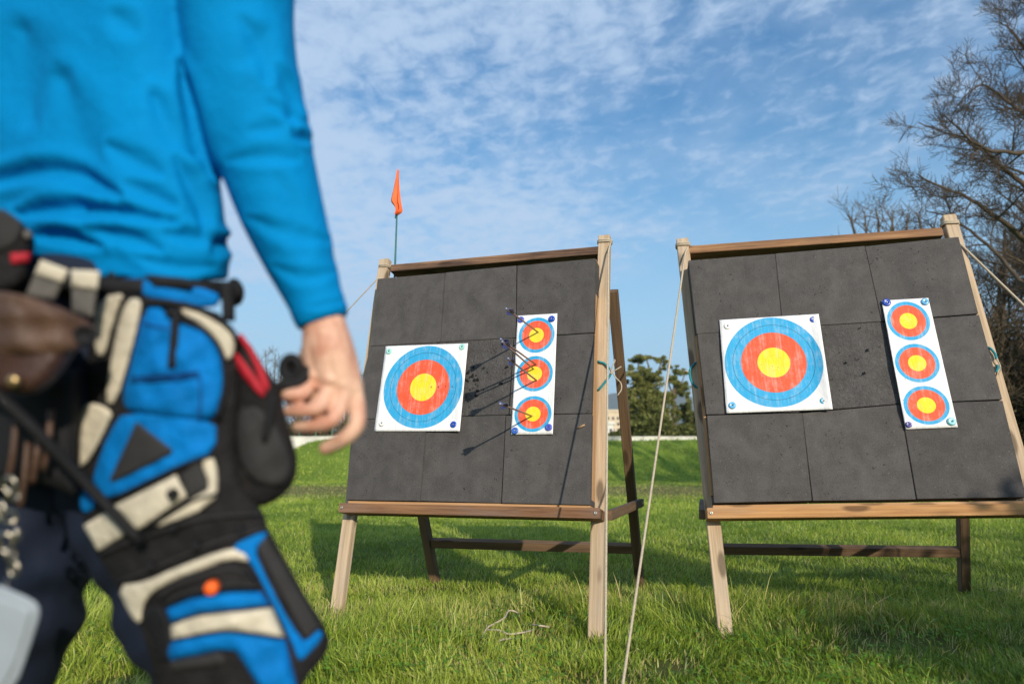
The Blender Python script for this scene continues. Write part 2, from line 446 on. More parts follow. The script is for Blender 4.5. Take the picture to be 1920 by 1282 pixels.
def ground_mat():
    m, g, out = new_mat('turf_soil')
    v = g.node('ShaderNodeTexCoord').outputs['Object']
    n1 = g.noise(v, 0.6, 6, 0.6); n2 = g.noise(v, 14, 6, 0.7); n3 = g.noise(v, 60, 4, 0.7)
    c = g.mix(g.ramp(n1, 0.35, 0.68), (0.20, 0.29, 0.04), (0.15, 0.225, 0.032))
    c = g.mix(g.ramp(n2, 0.4, 0.75, 0, 0.5), c, (0.05, 0.085, 0.014))
    c = g.mix(g.ramp(n3, 0.55, 0.8, 0, 0.5), c, (0.19, 0.17, 0.06))
    sp = g.node('ShaderNodeSeparateXYZ', {0: v})
    yy = g.math('ADD', sp.outputs[1], g.math('MULTIPLY', g.math('SUBTRACT', n1, 0.5), 5.0))
    worn = g.math('MULTIPLY', g.ramp(yy, 13.5, 17.0), g.ramp(yy, 19.5, 23.0, 1.0, 0.0))
    c = g.mix(g.math('MULTIPLY', worn, g.ramp(n2, 0.25, 0.7, 0.95, 0.5)), c, (0.20, 0.15, 0.068))
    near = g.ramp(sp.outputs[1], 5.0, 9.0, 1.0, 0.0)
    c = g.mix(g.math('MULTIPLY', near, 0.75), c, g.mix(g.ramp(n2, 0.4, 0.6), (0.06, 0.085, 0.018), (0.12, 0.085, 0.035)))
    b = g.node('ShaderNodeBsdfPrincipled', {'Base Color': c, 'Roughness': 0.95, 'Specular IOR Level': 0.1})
    bp = g.node('ShaderNodeBump', {'Height': g.math('ADD', n2, n3), 'Strength': 0.7, 'Distance': 0.05})
    g.l.new(bp.outputs[0], b.inputs['Normal']); g.l.new(b.outputs[0], out.inputs[0])
    return m
M['ground'] = ground_mat()
def build_ground():
    ys = np.concatenate([[-3000, -400, -60, -10], np.arange(-4, 24, 0.5), np.arange(24, 33, 0.25), [34, 40, 60, 120, 400, 1200, 4000]])
    xs = np.concatenate([[-4000, -900, -200, -60, -30], np.arange(-20, 26, 0.5), [30, 60, 200, 900, 4000]])
    X, Y = np.meshgrid(xs, ys); Z = gz(X, Y)
    V = np.stack([X.ravel(), Y.ravel(), Z.ravel()], 1)
    nx, ny = len(xs), len(ys)
    F = [(j*nx+i, j*nx+i+1, (j+1)*nx+i+1, (j+1)*nx+i) for j in range(ny-1) for i in range(nx-1)]
    me = big_mesh('ground', V, F, M['ground'], True)
    o = bpy.data.objects.new('ground', me); COL.objects.link(o); tag(o, kind='structure')
build_ground()

M['grass'] = leafy('grass_blades', [(0.10, 0.17, 0.022), (0.225, 0.325, 0.034), (0.345, 0.435, 0.055), (0.48, 0.53, 0.095), (0.60, 0.46, 0.22)], None, 0.34, 0.42, spec=0.4)
def build_grass():
    tanh = 0.80
    N = 400000
    # distance falls off so that blades stay about as dense on the picture
    d0, d1 = 2.1, 31.0
    uu = nrnd.random(N); d = d0*(d1/d0)**uu
    x = (nrnd.random(N)*2-1)*tanh*d+0.0; y = d
    keep = np.ones(N, bool)
    patch = vnoise(x, y, 0.45, 1)*0.6+vnoise(x, y, 0.14, 2)*0.4
    bare = vnoise(x, y, 0.55, 9)*0.5+vnoise(x, y, 0.2, 12)*0.5
    worn = np.clip((y-13.5)/3, 0, 1)*np.clip((23-y)/3, 0, 1)
    keep &= nrnd.random(N) > worn*0.8
    # short worn turf with bare spots in front, long soft grass round the feet of the easels
    bandc = 3.55+0.25*np.sin(x*1.7)+0.35*(vnoise(x, y, 0.7, 21)-0.5)
    longg = np.clip(1-np.abs(y-bandc)/0.75, 0, 1)
    front = np.clip((3.0-y)/0.5, 0, 1)
    keep &= nrnd.random(N) > np.clip((bare-0.52)*6, 0, 0.92)*np.clip((3.6-y)/0.4, 0.12, 1)
    h = 0.032+0.036*patch+0.075*longg*np.clip(patch*1.5, 0.3, 1.2)+0.02*np.clip((y-6)/6, 0, 1)
    h *= 0.46+0.70*nrnd.random(N)**1.3
    h *= np.where(y > 25, 1.3, 1.0)
    h *= 1-0.35*worn
    tall = nrnd.random(N) < 0.05
    h = np.where(tall, np.minimum(h*1.9, 0.24), h)
    x, y, h, patch, bare, d = x[keep], y[keep], h[keep], patch[keep], bare[keep], d[keep]
    worn = worn[keep]; n = len(x)
    w = np.maximum(0.0026+0.0034*nrnd.random(n), d*0.00062)*np.where(y > 24, 1.5, 1)
    az = nrnd.random(n)*2*np.pi
    lean = (0.15+1.0*nrnd.random(n)**1.4)
    # tufts lean together, wind from the left
    la = vnoise(x, y, 0.25, 31)*2*np.pi*1.5+nrnd.normal(0, 0.9, n)
    lx, ly = np.cos(la), np.sin(la)
    z = gz(x, y)
    sx, sy = -np.sin(az), np.cos(az)
    P = np.stack([x, y, z-0.004], 1); L = np.stack([lx, ly, np.zeros(n)], 1); Sd = np.stack([sx, sy, np.zeros(n)], 1)
    Zv = np.array([0, 0, 1.0])
    verts = np.empty((n, 7, 3)); ts = (0.0, 0.4, 0.75, 1.0); ws = (1.0, 0.9, 0.6)
    for i, t in enumerate(ts):
        c = P+L*(h*lean*t**1.9)[:, None]+Zv*(h*t*(1-0.28*lean*t))[:, None]
        if i < 3:
            verts[:, 2*i] = c-Sd*(w*ws[i]/2)[:, None]; verts[:, 2*i+1] = c+Sd*(w*ws[i]/2)[:, None]
        else: verts[:, 6] = c
    base = (np.arange(n)*7)[:, None]
    tri = np.array([[0, 1, 3], [0, 3, 2], [2, 3, 5], [2, 5, 4], [4, 5, 6]])
    F = (base[:, :, None]+tri[None]).reshape(-1, 3)
    tint = np.clip(0.36+0.5*(patch-0.5)+nrnd.normal(0, 0.17, n)+0.55*(vnoise(x, y, 1.1, 44)-0.5)+0.3*(vnoise(x, y, 0.3, 47)-0.5), 0.02, 0.72)
    dry = nrnd.random(n) < 0.045+0.35*np.clip((bare-0.47)*5, 0, 1)*(y < 4.5)+0.5*worn
    tint[dry] = 0.8+0.2*nrnd.random(dry.sum())
    me = big_mesh('grass', verts.reshape(-1, 3), F, M['grass'], False, np.repeat(tint, 7))
    o = bpy.data.objects.new('grass', me); COL.objects.link(o)
    tag(o, 'long green grass blades covering the field and the bank', 'grass', kind='stuff')
build_grass()

# clover and broad leaves among the front grass
M['clover'] = leafy('clover', [(0.09, 0.22, 0.015), (0.15, 0.34, 0.025), (0.22, 0.44, 0.04)], None, 0.35, 0.5)
def build_clover():
    V = []; F = []; T = []
    r = random.Random(5)
    for i in range(4200):
        d = 2.2*(4.6/2.2)**r.random(); x = (r.random()*2-1)*0.8*d; y = d
        if vnoise(x, y, 0.35, 61) < 0.55: continue
        hh = r.uniform(0.03, 0.075); s = r.uniform(0.007, 0.013); t = r.random()
        c = Vector((x, y, float(gz(x, y))+hh)); a0 = r.random()*6.28
        for k in range(3):
            a = a0+k*2.094; D = Vector((math.cos(a), math.sin(a), 0)); Pp = Vector((-D.y, D.x, 0)); tl = r.uniform(-.4, .4)
            b = len(V)
            V += [c, c+D*s*.6-Pp*s*.55+Vector((0, 0, tl*s)), c+D*s*1.25+Vector((0, 0, tl*s*1.4)), c+D*s*.6+Pp*s*.55+Vector((0, 0, tl*s))]
            F.append((b, b+1, b+2, b+3)); T += [t]*4
    me = big_mesh('clover', [tuple(v) for v in V], F, M['clover'], False, np.array(T))
    o = bpy.data.objects.new('clover', me); COL.objects.link(o)
    tag(o, 'small clover leaves scattered through the front grass', 'clover', kind='stuff')
build_clover()
# ------------------------------------------------------------------ easels, butts, faces, pins, arrows
FT = 0.10     # foam thickness; posts stand behind the foam
class Easel:
    def __init__(self, o, yaw, tilt, roll):
        self.o = Vector(o)
        c, s = math.cos, math.sin
        Rz = Matrix(((c(yaw), -s(yaw), 0), (s(yaw), c(yaw), 0), (0, 0, 1)))
        Rx = Matrix(((1, 0, 0), (0, c(tilt), s(tilt)), (0, -s(tilt), c(tilt))))
        Ry = Matrix(((c(roll), 0, -s(roll)), (0, 1, 0), (s(roll), 0, c(roll))))
        R_ = Rz @ Rx @ Ry
        self.U, self.N, self.V = R_.col[0].copy(), R_.col[1].copy(), R_.col[2].copy()
        self.mw = lambda p: Matrix.Translation(p) @ R_.to_4x4()
    def px(self, x, y, n=0.0):
        """point of the plane n metres behind the foam front, under this pixel"""
        r = ray(x, y); t = ((self.o-CAM).dot(self.N)+n)/r.dot(self.N)
        return CAM+r*t
    def loc(self, P): d = Vector(P)-self.o; return d.dot(self.U), d.dot(self.N), d.dot(self.V)
    def pt(self, u, n, v): return self.o+self.U*u+self.N*n+self.V*v
EA = Easel((-0.2536, 3.4453, 0.5824), -0.3369, 0.208, 0.0011)
EB = Easel((1.548, 3.1454, 0.6031), -0.1836, 0.1954, 0.0322)

def screw(name, P, N, parent):
    g = Geo(); g.lathe(P, -N, [(0.0075, -0.002), (0.0075, 0.0015), (0.006, 0.0025), (0.0025, 0.0022), (0.0022, 0.0012)], 14)
    return g.obj(name, M['steel'], parent)
def easel(E, label, posts, rail, railmat, topmat, top_px, rear_bot, rear_top_v, cross, legx):
    P = []
    for (tx, ty, bx, by) in posts:
        P.append((E.px(tx, ty, FT+0.022), E.px(bx, by, FT+0.022)))
    base = (P[0][1]+P[1][1])/2; base.z = 0
    root = empty('archery_easel', base)
    tag(root, label, 'easel')
    for a, b in P:
        beam('post', b, a, 0.062, 0.046, E.U, M['post'], root, (0.06, 0))
    # ledge the foam stands on, screwed to the front of the posts
    (x0, y0, x1, y1) = rail
    nf = -0.016
    a = E.px(x0, y0, nf); b = E.px(x1, y1, nf)
    off = E.N*(FT+0.016-0.002)/2
    beam('ledge', a+off, b+off, 0.047, FT+0.012, E.V, railmat, root)
    la = a+E.V*0.0315+E.N*0.064+(b-a).normalized()*0.03; lb = b+E.V*0.0315+E.N*0.064-(b-a).normalized()*0.05
    beam('ledge_strip', la, lb, 0.0145, 0.066, E.V, M['lath'], root, bevel=0.002)
    for q, e in ((a, 1), (b, -1)):
        screw('screw', q+(b-a).normalized()*e*0.018-E.N*0.001, E.N, root)
    # top rail between the posts
    (x0, y0, x1, y1) = top_px
    beam('top_rail', E.px(x0, y0, FT)+E.N*0.055, E.px(x1, y1, FT)+E.N*0.055, 0.045, 0.11, E.V, topmat, root)
    # rear frame
    legs = []
    uu = []
    for k, (a, b) in enumerate(P):
        ua, na, va = E.loc(a); ub, nb, vb = E.loc(b)
        t = (rear_top_v-va)/(vb-va); uu.append(ua+(ub-ua)*t)
    for k in (0, 1):
        top = E.pt(uu[k]+legx[k], FT+0.09, rear_top_v)
        bot = rear_bot[k]
        beam('rear_leg', bot, top, 0.05, 0.06, E.U, M['rear'], root, (0.05, 0.0))
        legs.append((bot, top))
    ends = []
    for k in (0, 1):
        bot, top = legs[k]; best = None
        for i in range(200):
            p = bot.lerp(top, i/199); X, Y, Z = project([tuple(p)])
            e = abs(Y[0]-cross[k])
            if best is None or e < best[0]: best = (e, p)
        ends.append(best[1])
    beam('cross_bar', ends[0], ends[1], 0.052, 0.045, legs[0][1]-legs[0][0], M['rear'], root, (-0.025, -0.025))
    # side struts at ledge height
    for k in (0, 1):
        bot, top = legs[k]
        a, b = P[k]; va = E.loc(a)[2]; vb = E.loc(b)[2]; vv = -0.03
        f = a.lerp(b, (va-vv)/(va-vb))+E.N*0.02
        z = f.z+0.005
        t = (z-bot.z)/(top.z-bot.z); r = bot.lerp(top, t)
        sgn = 1 if k else -1
        s_ = E.U*sgn*0.045
        o = beam('side_strut', f+s_*1.0, r+s_, 0.045, 0.03, Vector((0, 0, 1)), M['rear'], root, (0.0, 0.05))
        q = r+s_+E.U*sgn*0.016
        screw('bolt', q, -E.U*sgn, root)
    return root, P, legs
ua_ = lambda E, x, y, n: E.loc(E.px(x, y, n))
vtopA = EA.loc(EA.px(1150, 545, FT+0.09))[2]
dA = ua_(EA, 1150, 545, FT+0.09)[0]
rbA = (ground(815, 1086, 0.02), ground(1200, 1096, 0.02))
rootA, PA, legsA = easel(EA, 'wooden easel standing left, with a dark rotting top rail and arrows in its black foam',
    [(723, 488, 631, 1156), (1134, 444, 1117, 1188)], (635, 951, 1124, 961.5), M['rail'], M['top'], (732, 502.5, 1122, 468.5),
    rbA, vtopA, (1017, 1027), (0.0, 0.035))
rr = ground(1808, 1104, 0.02)
rbB = (ground(1350, 1102, 0.02), rr)
rootB, PB, legsB = easel(EB, 'wooden easel standing right, with honey-coloured ledge and brown top rail, nearest the bare trees',
    [(1279, 450, 1361, 1194), (1777, 406, 2001, 1190)], (1326, 961.5, 2006, 953), M['railB'], M['topB'], (1289, 468, 1768, 433.5),
    rbB, vtopA, (1028, 1034), (0.0, 0.0))
# pale lath beside the right edge of the left foam
def lath(E, x0, y0, x1, y1, n, w, d, root):
    beam('lath', E.px(x0, y0, n), E.px(x1, y1, n), w, d, E.U, M['lath'] if w < .03 else M['post'], root, bevel=0.002)
lath(EA, 1117, 492, 1108, 940, 0.062, 0.022, 0.07, rootA)
lath(EB, 1306, 632, 1335, 930, 0.055, 0.012, 0.05, rootB)

def tile(E, quad, parent, mat, lift=0.0, gap=0.0011):
    """one foam block: quad of pixels TL TR BR BL on the front plane, extruded back"""
    jr = random.Random(int(quad[0][0]*7+quad[0][1]))
    P = [E.px(x+jr.uniform(-.7, .7), y+jr.uniform(-.7, .7), lift) for x, y in quad]
    c = sum(P, Vector())/4
    bm = bmesh.new()
    f = []; bk = []
    for i, p in enumerate(P):
        pin = P[(i-1) % 4]; pn = P[(i+1) % 4]
        q = p+((pin-p).normalized()+(pn-p).normalized())*gap
        f.append(bm.verts.new(q)); bk.append(bm.verts.new(q+E.N*(FT-lift-0.001)))
    bm.faces.new(f[::-1]); bm.faces.new(bk)
    for i in range(4): bm.faces.new((f[i], f[(i+1) % 4], bk[(i+1) % 4], bk[i]))
    bmesh.ops.recalc_face_normals(bm, faces=bm.faces[:])
    bmesh.ops.bevel(bm, geom=bm.edges[:], offset=0.0016, segments=2, affect='EDGES')
    me = bpy.data.meshes.new('foam_block'); 
    mw = E.mw(c); me_v = mw.inverted()
    bm.transform(me_v); bm.to_mesh(me); bm.free()
    me.materials.append(mat)
    o = bpy.data.objects.new('foam_block', me); link(o, parent); o.matrix_basis = mw; WORLD[o.name] = mw
    return o
def lerp2(a, b, t): return (a[0]+(b[0]-a[0])*t, a[1]+(b[1]-a[1])*t)
def butt(E, label, rows, rough):
    """rows: list of (top polyline, bottom polyline) of four points each"""
    base = E.pt(0, FT/2, 0)
    root = empty('foam_butt', base); tag(root, label, 'archery target')
    r = random.Random(3)
    for j, (t, b) in enumerate(rows):
        for i in range(3):
            rg = (j, i) in rough
            tile(E, [t[i], t[i+1], b[i+1], b[i]], root, M['foam_rough'] if rg else M['foam'], r.uniform(0, 0.010)+(0.004 if rg else 0))
    return root
buttA = butt(EA, 'black foam block wall on the left easel with five arrows stuck in it', [
    ([(708, 522), (835, 510.5), (969, 498), (1117, 484)], [(695, 648), (826, 641), (967, 633), (1113.5, 623.5)]),
    ([(695, 648.5), (820, 641.5), (964, 633.5), (1113, 624)], [(661, 786), (803, 782), (955, 777.5), (1110, 774.5)]),
    ([(661, 786.5), (801, 782.5), (948, 778), (1110, 775)], [(648, 937), (788, 939), (940, 942.5), (1107, 946)])], {(1, 1)})
buttB = butt(EB, 'black foam block wall on the right easel, without any arrows', [
    ([(1290, 488), (1453, 475), (1622, 461), (1798, 443)], [(1306, 625.5), (1468, 614), (1653, 602), (1835, 588)]),
    ([(1307, 626), (1478, 613.5), (1657, 602.5), (1836, 589)], [(1324, 777.5), (1500, 773), (1686, 756.5), (1880, 749)]),
    ([(1325, 778), (1504, 773.5), (1688, 757), (1880, 749.5)], [(1338, 943), (1523, 938.5), (1719, 935.5), (1925, 932)])], {(1, 1)})

def torn(E, root, spots, lift):
    """ragged holes chewed out of the face by many arrows"""
    r = random.Random(8)
    for (x, y, rad, n) in spots:
        for i in range(n):
            cx, cy = x+r.gauss(0, rad), y+r.gauss(0, rad); k = r.randint(6, 9); q = r.uniform(.8, 2.9)
            ring = []
            for j in range(k):
                a = 6.283*j/k; rr = q*r.uniform(.35, 1.2)
                ring.append(E.px(cx+rr*math.cos(a)*1.2, cy+rr*math.sin(a), lift-.0006))
            b = [p+E.N*0.004 for p in ring]
            g = Geo(); g.add(ring+b, [tuple(range(k)), tuple(range(2*k-1, k-1, -1))]+[(j, (j+1) % k, k+(j+1) % k, k+j) for j in range(k)])
            g.obj('torn_hole', M['pit'], root, False)
M['pit'] = pbr('pit_black', (0.012, 0.011, 0.010), 0.95, 0.3, 60)
torn(EA, buttA, [(885, 708, 7, 15), (897, 728, 16, 8), (925, 690, 22, 5)], 0.0)
torn(EB, buttB, [(1585, 690, 24, 6), (1610, 640, 28, 4)], 0.0)
def paper(E, quad, name, label, cat, mat, group, curl, nu=28, nv=36, n0=-0.006):
    TL, TR, BR, BL = quad
    V = []; UVs = []; F = []
    r = random.Random(len(label))
    for j in range(nv+1):
        for i in range(nu+1):
            u, v = i/nu, j/nv
            a = lerp2(TL, TR, u); b = lerp2(BL, BR, u); p = lerp2(a, b, v)
            lift = curl(u, v)+0.0012*math.sin(u*9+v*5)+0.0009*math.sin(v*23+u*3)
            V.append(E.px(p[0], p[1], n0-max(lift, -0.001))); UVs.append((u, v))
    for j in range(nv):
        for i in range(nu): F.append((j*(nu+1)+i, (j+1)*(nu+1)+i, (j+1)*(nu+1)+i+1, j*(nu+1)+i+1))
    c = sum(V, Vector())/len(V)
    o = mesh_obj(name, [tuple(v) for v in V], F, mat, None, True, mw=E.mw(c))
    uvl = o.data.uv_layers.new(name='UVMap')
    for l in o.data.loops: uvl.data[l.index].uv = UVs[l.vertex_index]
    sm = o.modifiers.new('thickness', 'SOLIDIFY'); sm.thickness = 0.0006; sm.offset = 0
    tag(o, label, cat, group)
    return o
FL = [(1/6, 0.004, 0.25), (0.5, 0.004, 0.3), (5/6, 0.006, 0.85), (2/3, 0.005, 0.35), (1/3, 0.005, 0.3)]
mA1 = target_mat('face_print_a', [(0.515, 0.492, 0.468, 0.478)], (1/3, 2/3), FL, 1, 34)
mB1 = target_mat('face_print_b', [(0.497, 0.483, 0.478, 0.476)], (1/3, 2/3), FL, 1, 30)
TS = [(0.5, 0.172, 0.447, 0.147), (0.497, 0.494, 0.447, 0.148), (0.503, 0.830, 0.447, 0.150)]
TL_ = [(0.2, 0.01, 0.0)]
mA2 = target_mat('face_print_c', TS, (0.41, 0.815), [], 1, 22)
mB2 = target_mat('face_print_d', [(0.478, 0.168, 0.447, 0.150), (0.478, 0.495, 0.447, 0.150), (0.487, 0.822, 0.447, 0.150)], (0.41, 0.815), [], 1, 22)
paper(EA, [(723, 649), (877.5, 643.5), (862, 808), (701.5, 808)], 'paper_target', 'large single-spot paper target pinned on the left foam wall', 'paper target', mA1,
      'large target faces', lambda u, v: 0.010*max(0, u-0.86)/0.14*(0.4+0.6*math.sin(3.1*v))+0.003*math.sin(6*v+2*u)**2)
paper(EB, [(1349, 600), (1535, 588.5), (1561.5, 767), (1362, 774.5)], 'paper_target', 'large single-spot paper target pinned on the right foam wall, right edge curling', 'paper target', mB1,
      'large target faces', lambda u, v: 0.028*(max(0, u-0.84)/0.16)**1.5*(0.55+0.45*math.sin(3.1*v))+0.003*math.sin(5*v)**2)
paper(EA, [(970.5, 592), (1045, 587.5), (1036.5, 813.5), (958, 814.5)], 'target_strip', 'vertical three-spot paper target with arrows stuck in it, on the left foam wall', 'paper target', mA2,
      'three-spot target strips', lambda u, v: 0.005*max(0, u-0.8)/0.2*math.sin(7*v)**2+0.003*math.sin(6*v)**2)
paper(EB, [(1653, 563.5), (1740.5, 558.5), (1796, 800.5), (1698.5, 804.5)], 'target_strip', 'vertical three-spot paper target without arrows, on the right foam wall', 'paper target', mB2,
      'three-spot target strips', lambda u, v: 0.012*max(0, 0.2-u)/0.2*math.sin(3*v)+0.004*abs(math.sin(3.14*3*v))**8)

def numerals():
    f = [o for o in bpy.data.objects if o.name == 'paper_target'][0]
    for ch_, x, y in (('9', 808.5, 726), ('8', 821.8, 725.5), ('7', 835, 725), ('6', 848, 724.5)):
        cu = bpy.data.curves.new('numeral', 'FONT'); cu.body = ch_; cu.size = 0.017; cu.align_x = 'CENTER'; cu.align_y = 'CENTER'; cu.extrude = 0.0002
        t = bpy.data.objects.new('numeral', cu); COL.objects.link(t)
        dg = bpy.context.evaluated_depsgraph_get(); dg.update()
        me = bpy.data.meshes.new_from_object(t.evaluated_get(dg)); bpy.data.objects.remove(t); bpy.data.curves.remove(cu)
        me.materials.clear(); me.materials.append(M['ink']); me.name = 'numeral'
        P = EA.px(x, y, -0.0115)
        mw = Matrix((EA.U, EA.V, -EA.N)).transposed().to_4x4(); mw = Matrix.Translation(P) @ mw
        o = bpy.data.objects.new('numeral', me); link(o, f); o.matrix_basis = mw; WORLD[o.name] = mw
M['ink'] = pbr('ink', (0.10, 0.05, 0.05), 0.6, 0.1, 30)
numerals()
PINC = {'mint': (0.35, 0.68, 0.62), 'white': (0.8, 0.8, 0.8), 'navy': (0.008, 0.06, 0.40), 'blue': (0.03, 0.12, 0.5), 'sky': (0.12, 0.42, 0.72),
        'teal': (0.02, 0.33, 0.52), 'violet': (0.08, 0.07, 0.30), 'cyan': (0.25, 0.62, 0.68), 'indigo': (0.07, 0.10, 0.48)}
for k, c in PINC.items(): M['pin_'+k] = pbr('pin_'+k, c, 0.25, 0.05, 30, spec=0.6)
M['pin_core'] = pbr('pin_core', (0.05, 0.08, 0.1), 0.4, 0.1, 30)
def pin(E, x, y, col, label, r=0.0175):
    P = E.px(x, y, -0.008)
    root = empty('target_pin', P); tag(root, label, 'pin', 'push pins holding the target faces')
    g = Geo(); g.lathe(P, -E.N, [(r*0.9, -0.006), (r, 0.0), (r*1.0, 0.004), (r*0.86, 0.0075), (r*0.55, 0.0085), (r*0.42, 0.007), (r*0.30, 0.0065)], 24)
    g.obj('head', M['pin_'+col], root)
    g = Geo(); g.lathe(P, -E.N, [(r*0.2, 0.0), (r*0.2, 0.009), (r*0.1, 0.010)], 12)
    g.obj('spike', M['pin_core'] if col not in ('navy', 'blue') else M['steel'], root)
pin(EA, 730, 659, 'mint', 'pale mint pin at the top left corner of the large target with arrows beside it')
pin(EA, 867, 650.5, 'mint', 'pale mint pin at the top right corner of the large target on the left easel')
pin(EA, 716.5, 793, 'white', 'white pin at the bottom left corner of the large target on the left easel')
pin(EA, 850.5, 796, 'navy', 'deep blue pin at the bottom right corner of the large target on the left easel')
pin(EA, 977, 599.5, 'indigo', 'blue pin behind the topmost arrow, at the top left of the arrow-struck strip')
pin(EA, 1034.5, 598, 'navy', 'deep blue pin at the top right of the arrow-struck strip')
pin(EA, 965.5, 807.5, 'blue', 'blue pin at the bottom left of the arrow-struck strip')
pin(EA, 1029, 801, 'indigo', 'violet-blue pin at the bottom right of the arrow-struck strip')
pin(EB, 1364, 611.5, 'white', 'white pin at the top left corner of the large target on the right easel')
pin(EB, 1525, 600, 'navy', 'deep blue pin at the top right corner of the large curling target')
pin(EB, 1373, 760, 'sky', 'sky blue pin at the bottom left corner of the large curling target')
pin(EB, 1544, 752, 'teal', 'teal pin at the bottom right corner of the large curling target')
pin(EB, 1662, 567.5, 'navy', 'big dark blue pin at the top left of the strip without arrows', 0.0195)
pin(EB, 1734, 566, 'sky', 'sky blue pin at the top right of the strip without arrows')
pin(EB, 1703.5, 796, 'violet', 'dark violet pin at the bottom left of the strip without arrows', 0.014)
pin(EB, 1784, 790, 'cyan', 'pale cyan pin at the bottom right of the strip without arrows', 0.0185)

def arrow(tip, tail, label, L=0.50):
    T = EA.px(tip[0], tip[1], -0.004)
    r = ray(*tail); w = CAM-T
    a = r.dot(r); b = 2*r.dot(w); c = w.dot(w)-L*L
    disc = b*b-4*a*c
    t = (-b-math.sqrt(disc))/(2*a) if disc > 0 else -b/(2*a)
    Q = CAM+r*t
    ax = (Q-T).normalized(); L = (Q-T).length
    root = empty('arrow', T); tag(root, label, 'arrow', 'arrows stuck in the left target')
    g = Geo(); g.tube([T-ax*0.06, T+ax*(L-0.012)], 0.0042, 10); g.obj('shaft', M['shaft'], root)
    g = Geo(); g.tube([T+ax*(L-0.014), T+ax*(L-0.004), T+ax*L], [0.0044, 0.0040, 0.002], 10); g.obj('nock', M['nock'], root)
    x = ax.orthogonal().normalized(); y = ax.cross(x)
    for k in range(3):
        an = 0.5+k*2.094; D = x*math.cos(an)+y*math.sin(an); Nn = ax.cross(D)*0.0006
        pr = [(L-0.105, 0.004), (L-0.090, 0.010), (L-0.055, 0.019), (L-0.030, 0.021), (L-0.020, 0.004)]
        V = []
        for s in (1, -1): V += [T+ax*h+D*q+Nn*s for h, q in pr]
        n = len(pr)
        F = [tuple(range(n)), tuple(range(2*n-1, n-1, -1))]+[(i, n+i, n+(i+1) % n, (i+1) % n) for i in range(n)]
        mesh_obj('vane', [tuple(v) for v in V], F, M['vane'], root)
    return root
arrow((1009, 623), (948.5, 578), 'topmost arrow, stuck in the gold of the upper spot')
arrow((1005, 683.5), (938, 635), 'higher of the two close parallel arrows, stuck just above the middle gold')
arrow((1000.5, 692), (941, 640), 'lower of the two close parallel arrows, stuck in the upper gold of the middle spot')
arrow((1006, 713), (952, 671.5), 'arrow stuck in red under the gold of the middle spot')
arrow((998, 780), (937, 756.5), 'lowest arrow, stuck in the gold of the bottom spot')
# a broken arrow stub in the lower right block
g = Geo(); g.tube([EA.px(1083, 803, 0.002), EA.px(1096, 796, -0.012)], 0.004, 8)
tag(g.obj('arrow_stub', M['lath'], None, base=EA.px(1083, 803, 0)), 'short broken arrow shaft left in the lower right foam block of the left wall', 'arrow stub')

# ------------------------------------------------------------------ flag on the left easel
def build_flag():
    n = FT+0.075
    b = EA.px(738.5, 560, n); t = EA.px(747, 322, n)
    root = empty('range_flag', b); tag(root, 'limp orange flag on a thin green pole behind the left easel', 'flag')
    g = Geo(); g.tube([b, t], [0.0065, 0.0045], 10); g.obj('pole', M['pole'], root)
    # cloth gathered in folds round the pole
    ax = (t-b).normalized(); R0 = Vector((1, 0, 0)); D0 = Vector((0, 1, 0)); V = []; F = []
    rows = [(319, 745.5, 748.5, 0), (330, 743.5, 749.5, .01), (345, 741, 750.5, .02), (360, 737.5, 752, .03), (372, 734, 753.2, .035), (381, 733.5, 754, .04), (386, 739.5, 755, .045), (393, 743.5, 756.3, .05), (400, 743.8, 757, .05), (406, 743.5, 745.5, .045)]
    K = 15
    for (yy, xl, xr, dep) in rows:
        for k in range(K):
            s = k/(K-1)
            P = EA.px(xl+(xr-xl)*s, yy-(3 if 0.3 < s < 0.6 else 0), n)
            V.append(P-EA.N*(0.006+dep*0.55*(0.5+0.5*math.sin(s*11+yy*0.03))))
    nr = len(rows)
    for j in range(nr-1):
        for k in range(K-1): F.append((j*K+k, (j+1)*K+k, (j+1)*K+k+1, j*K+k+1))
    o = mesh_obj('cloth', [tuple(v) for v in V], F, M['flag'], root, True)
    sm = o.modifiers.new('thickness', 'SOLIDIFY'); sm.thickness = 0.002
    sb = o.modifiers.new('sub', 'SUBSURF'); sb.levels = 1; sb.render_levels = 2
    g = Geo(); g.tube([EA.px(742.5, 398, n-.008), EA.px(741.5, 409, n-.008)], 0.005, 8); g.obj('tie', M['pole'], root)
build_flag()

# ------------------------------------------------------------------ guy ropes and cords
def wrap(E, P, hw, hd, r, turns):
    """points of a cord wound round a post at P"""
    out = []
    for i in range(int(turns*16)+1):
        a = 2*math.pi*i/16
        c, s = math.cos(a), math.sin(a)
        k = 1/max(abs(c)/hw, abs(s)/hd)
        out.append(P+E.U*c*k*1.0-E.N*s*k+E.V*(0.010*i/16))
    return out
def rope(label, E, postpx, ground_pt, r=0.0048, sag=0.0, lead=None):
    P = E.px(postpx[0], postpx[1], FT+0.022)
    pts = wrap(E, P, 0.031+r, 0.024+r, r, 2.0)
    st = pts[-1]; 
    if lead is not None: st = lead; pts.append(st)
    for i in range(1, 25):
        t = i/24; q = st.lerp(ground_pt, t); q = q-Vector((0, 0, 1))*sag*4*t*(1-t); pts.append(q)
    g = Geo(); g.tube(pts, r, 8)
    o = g.obj('guy_rope', M['rope'], None, base=ground_pt)
    return tag(o, label, 'rope', 'guy ropes of the easels')
rope('cream guy rope running straight down beside the right post of the left easel', EA, (1134, 458), ground(1134, 1335, 0), 0.0045, 0, EA.px(1141, 470, FT-0.03))
rope('cream guy rope slanting down across the gap from the right easel\'s left post', EB, (1281, 464), ground(1160, 1335, 0), 0.0048, 0.006, EB.px(1285, 474, FT-0.02))
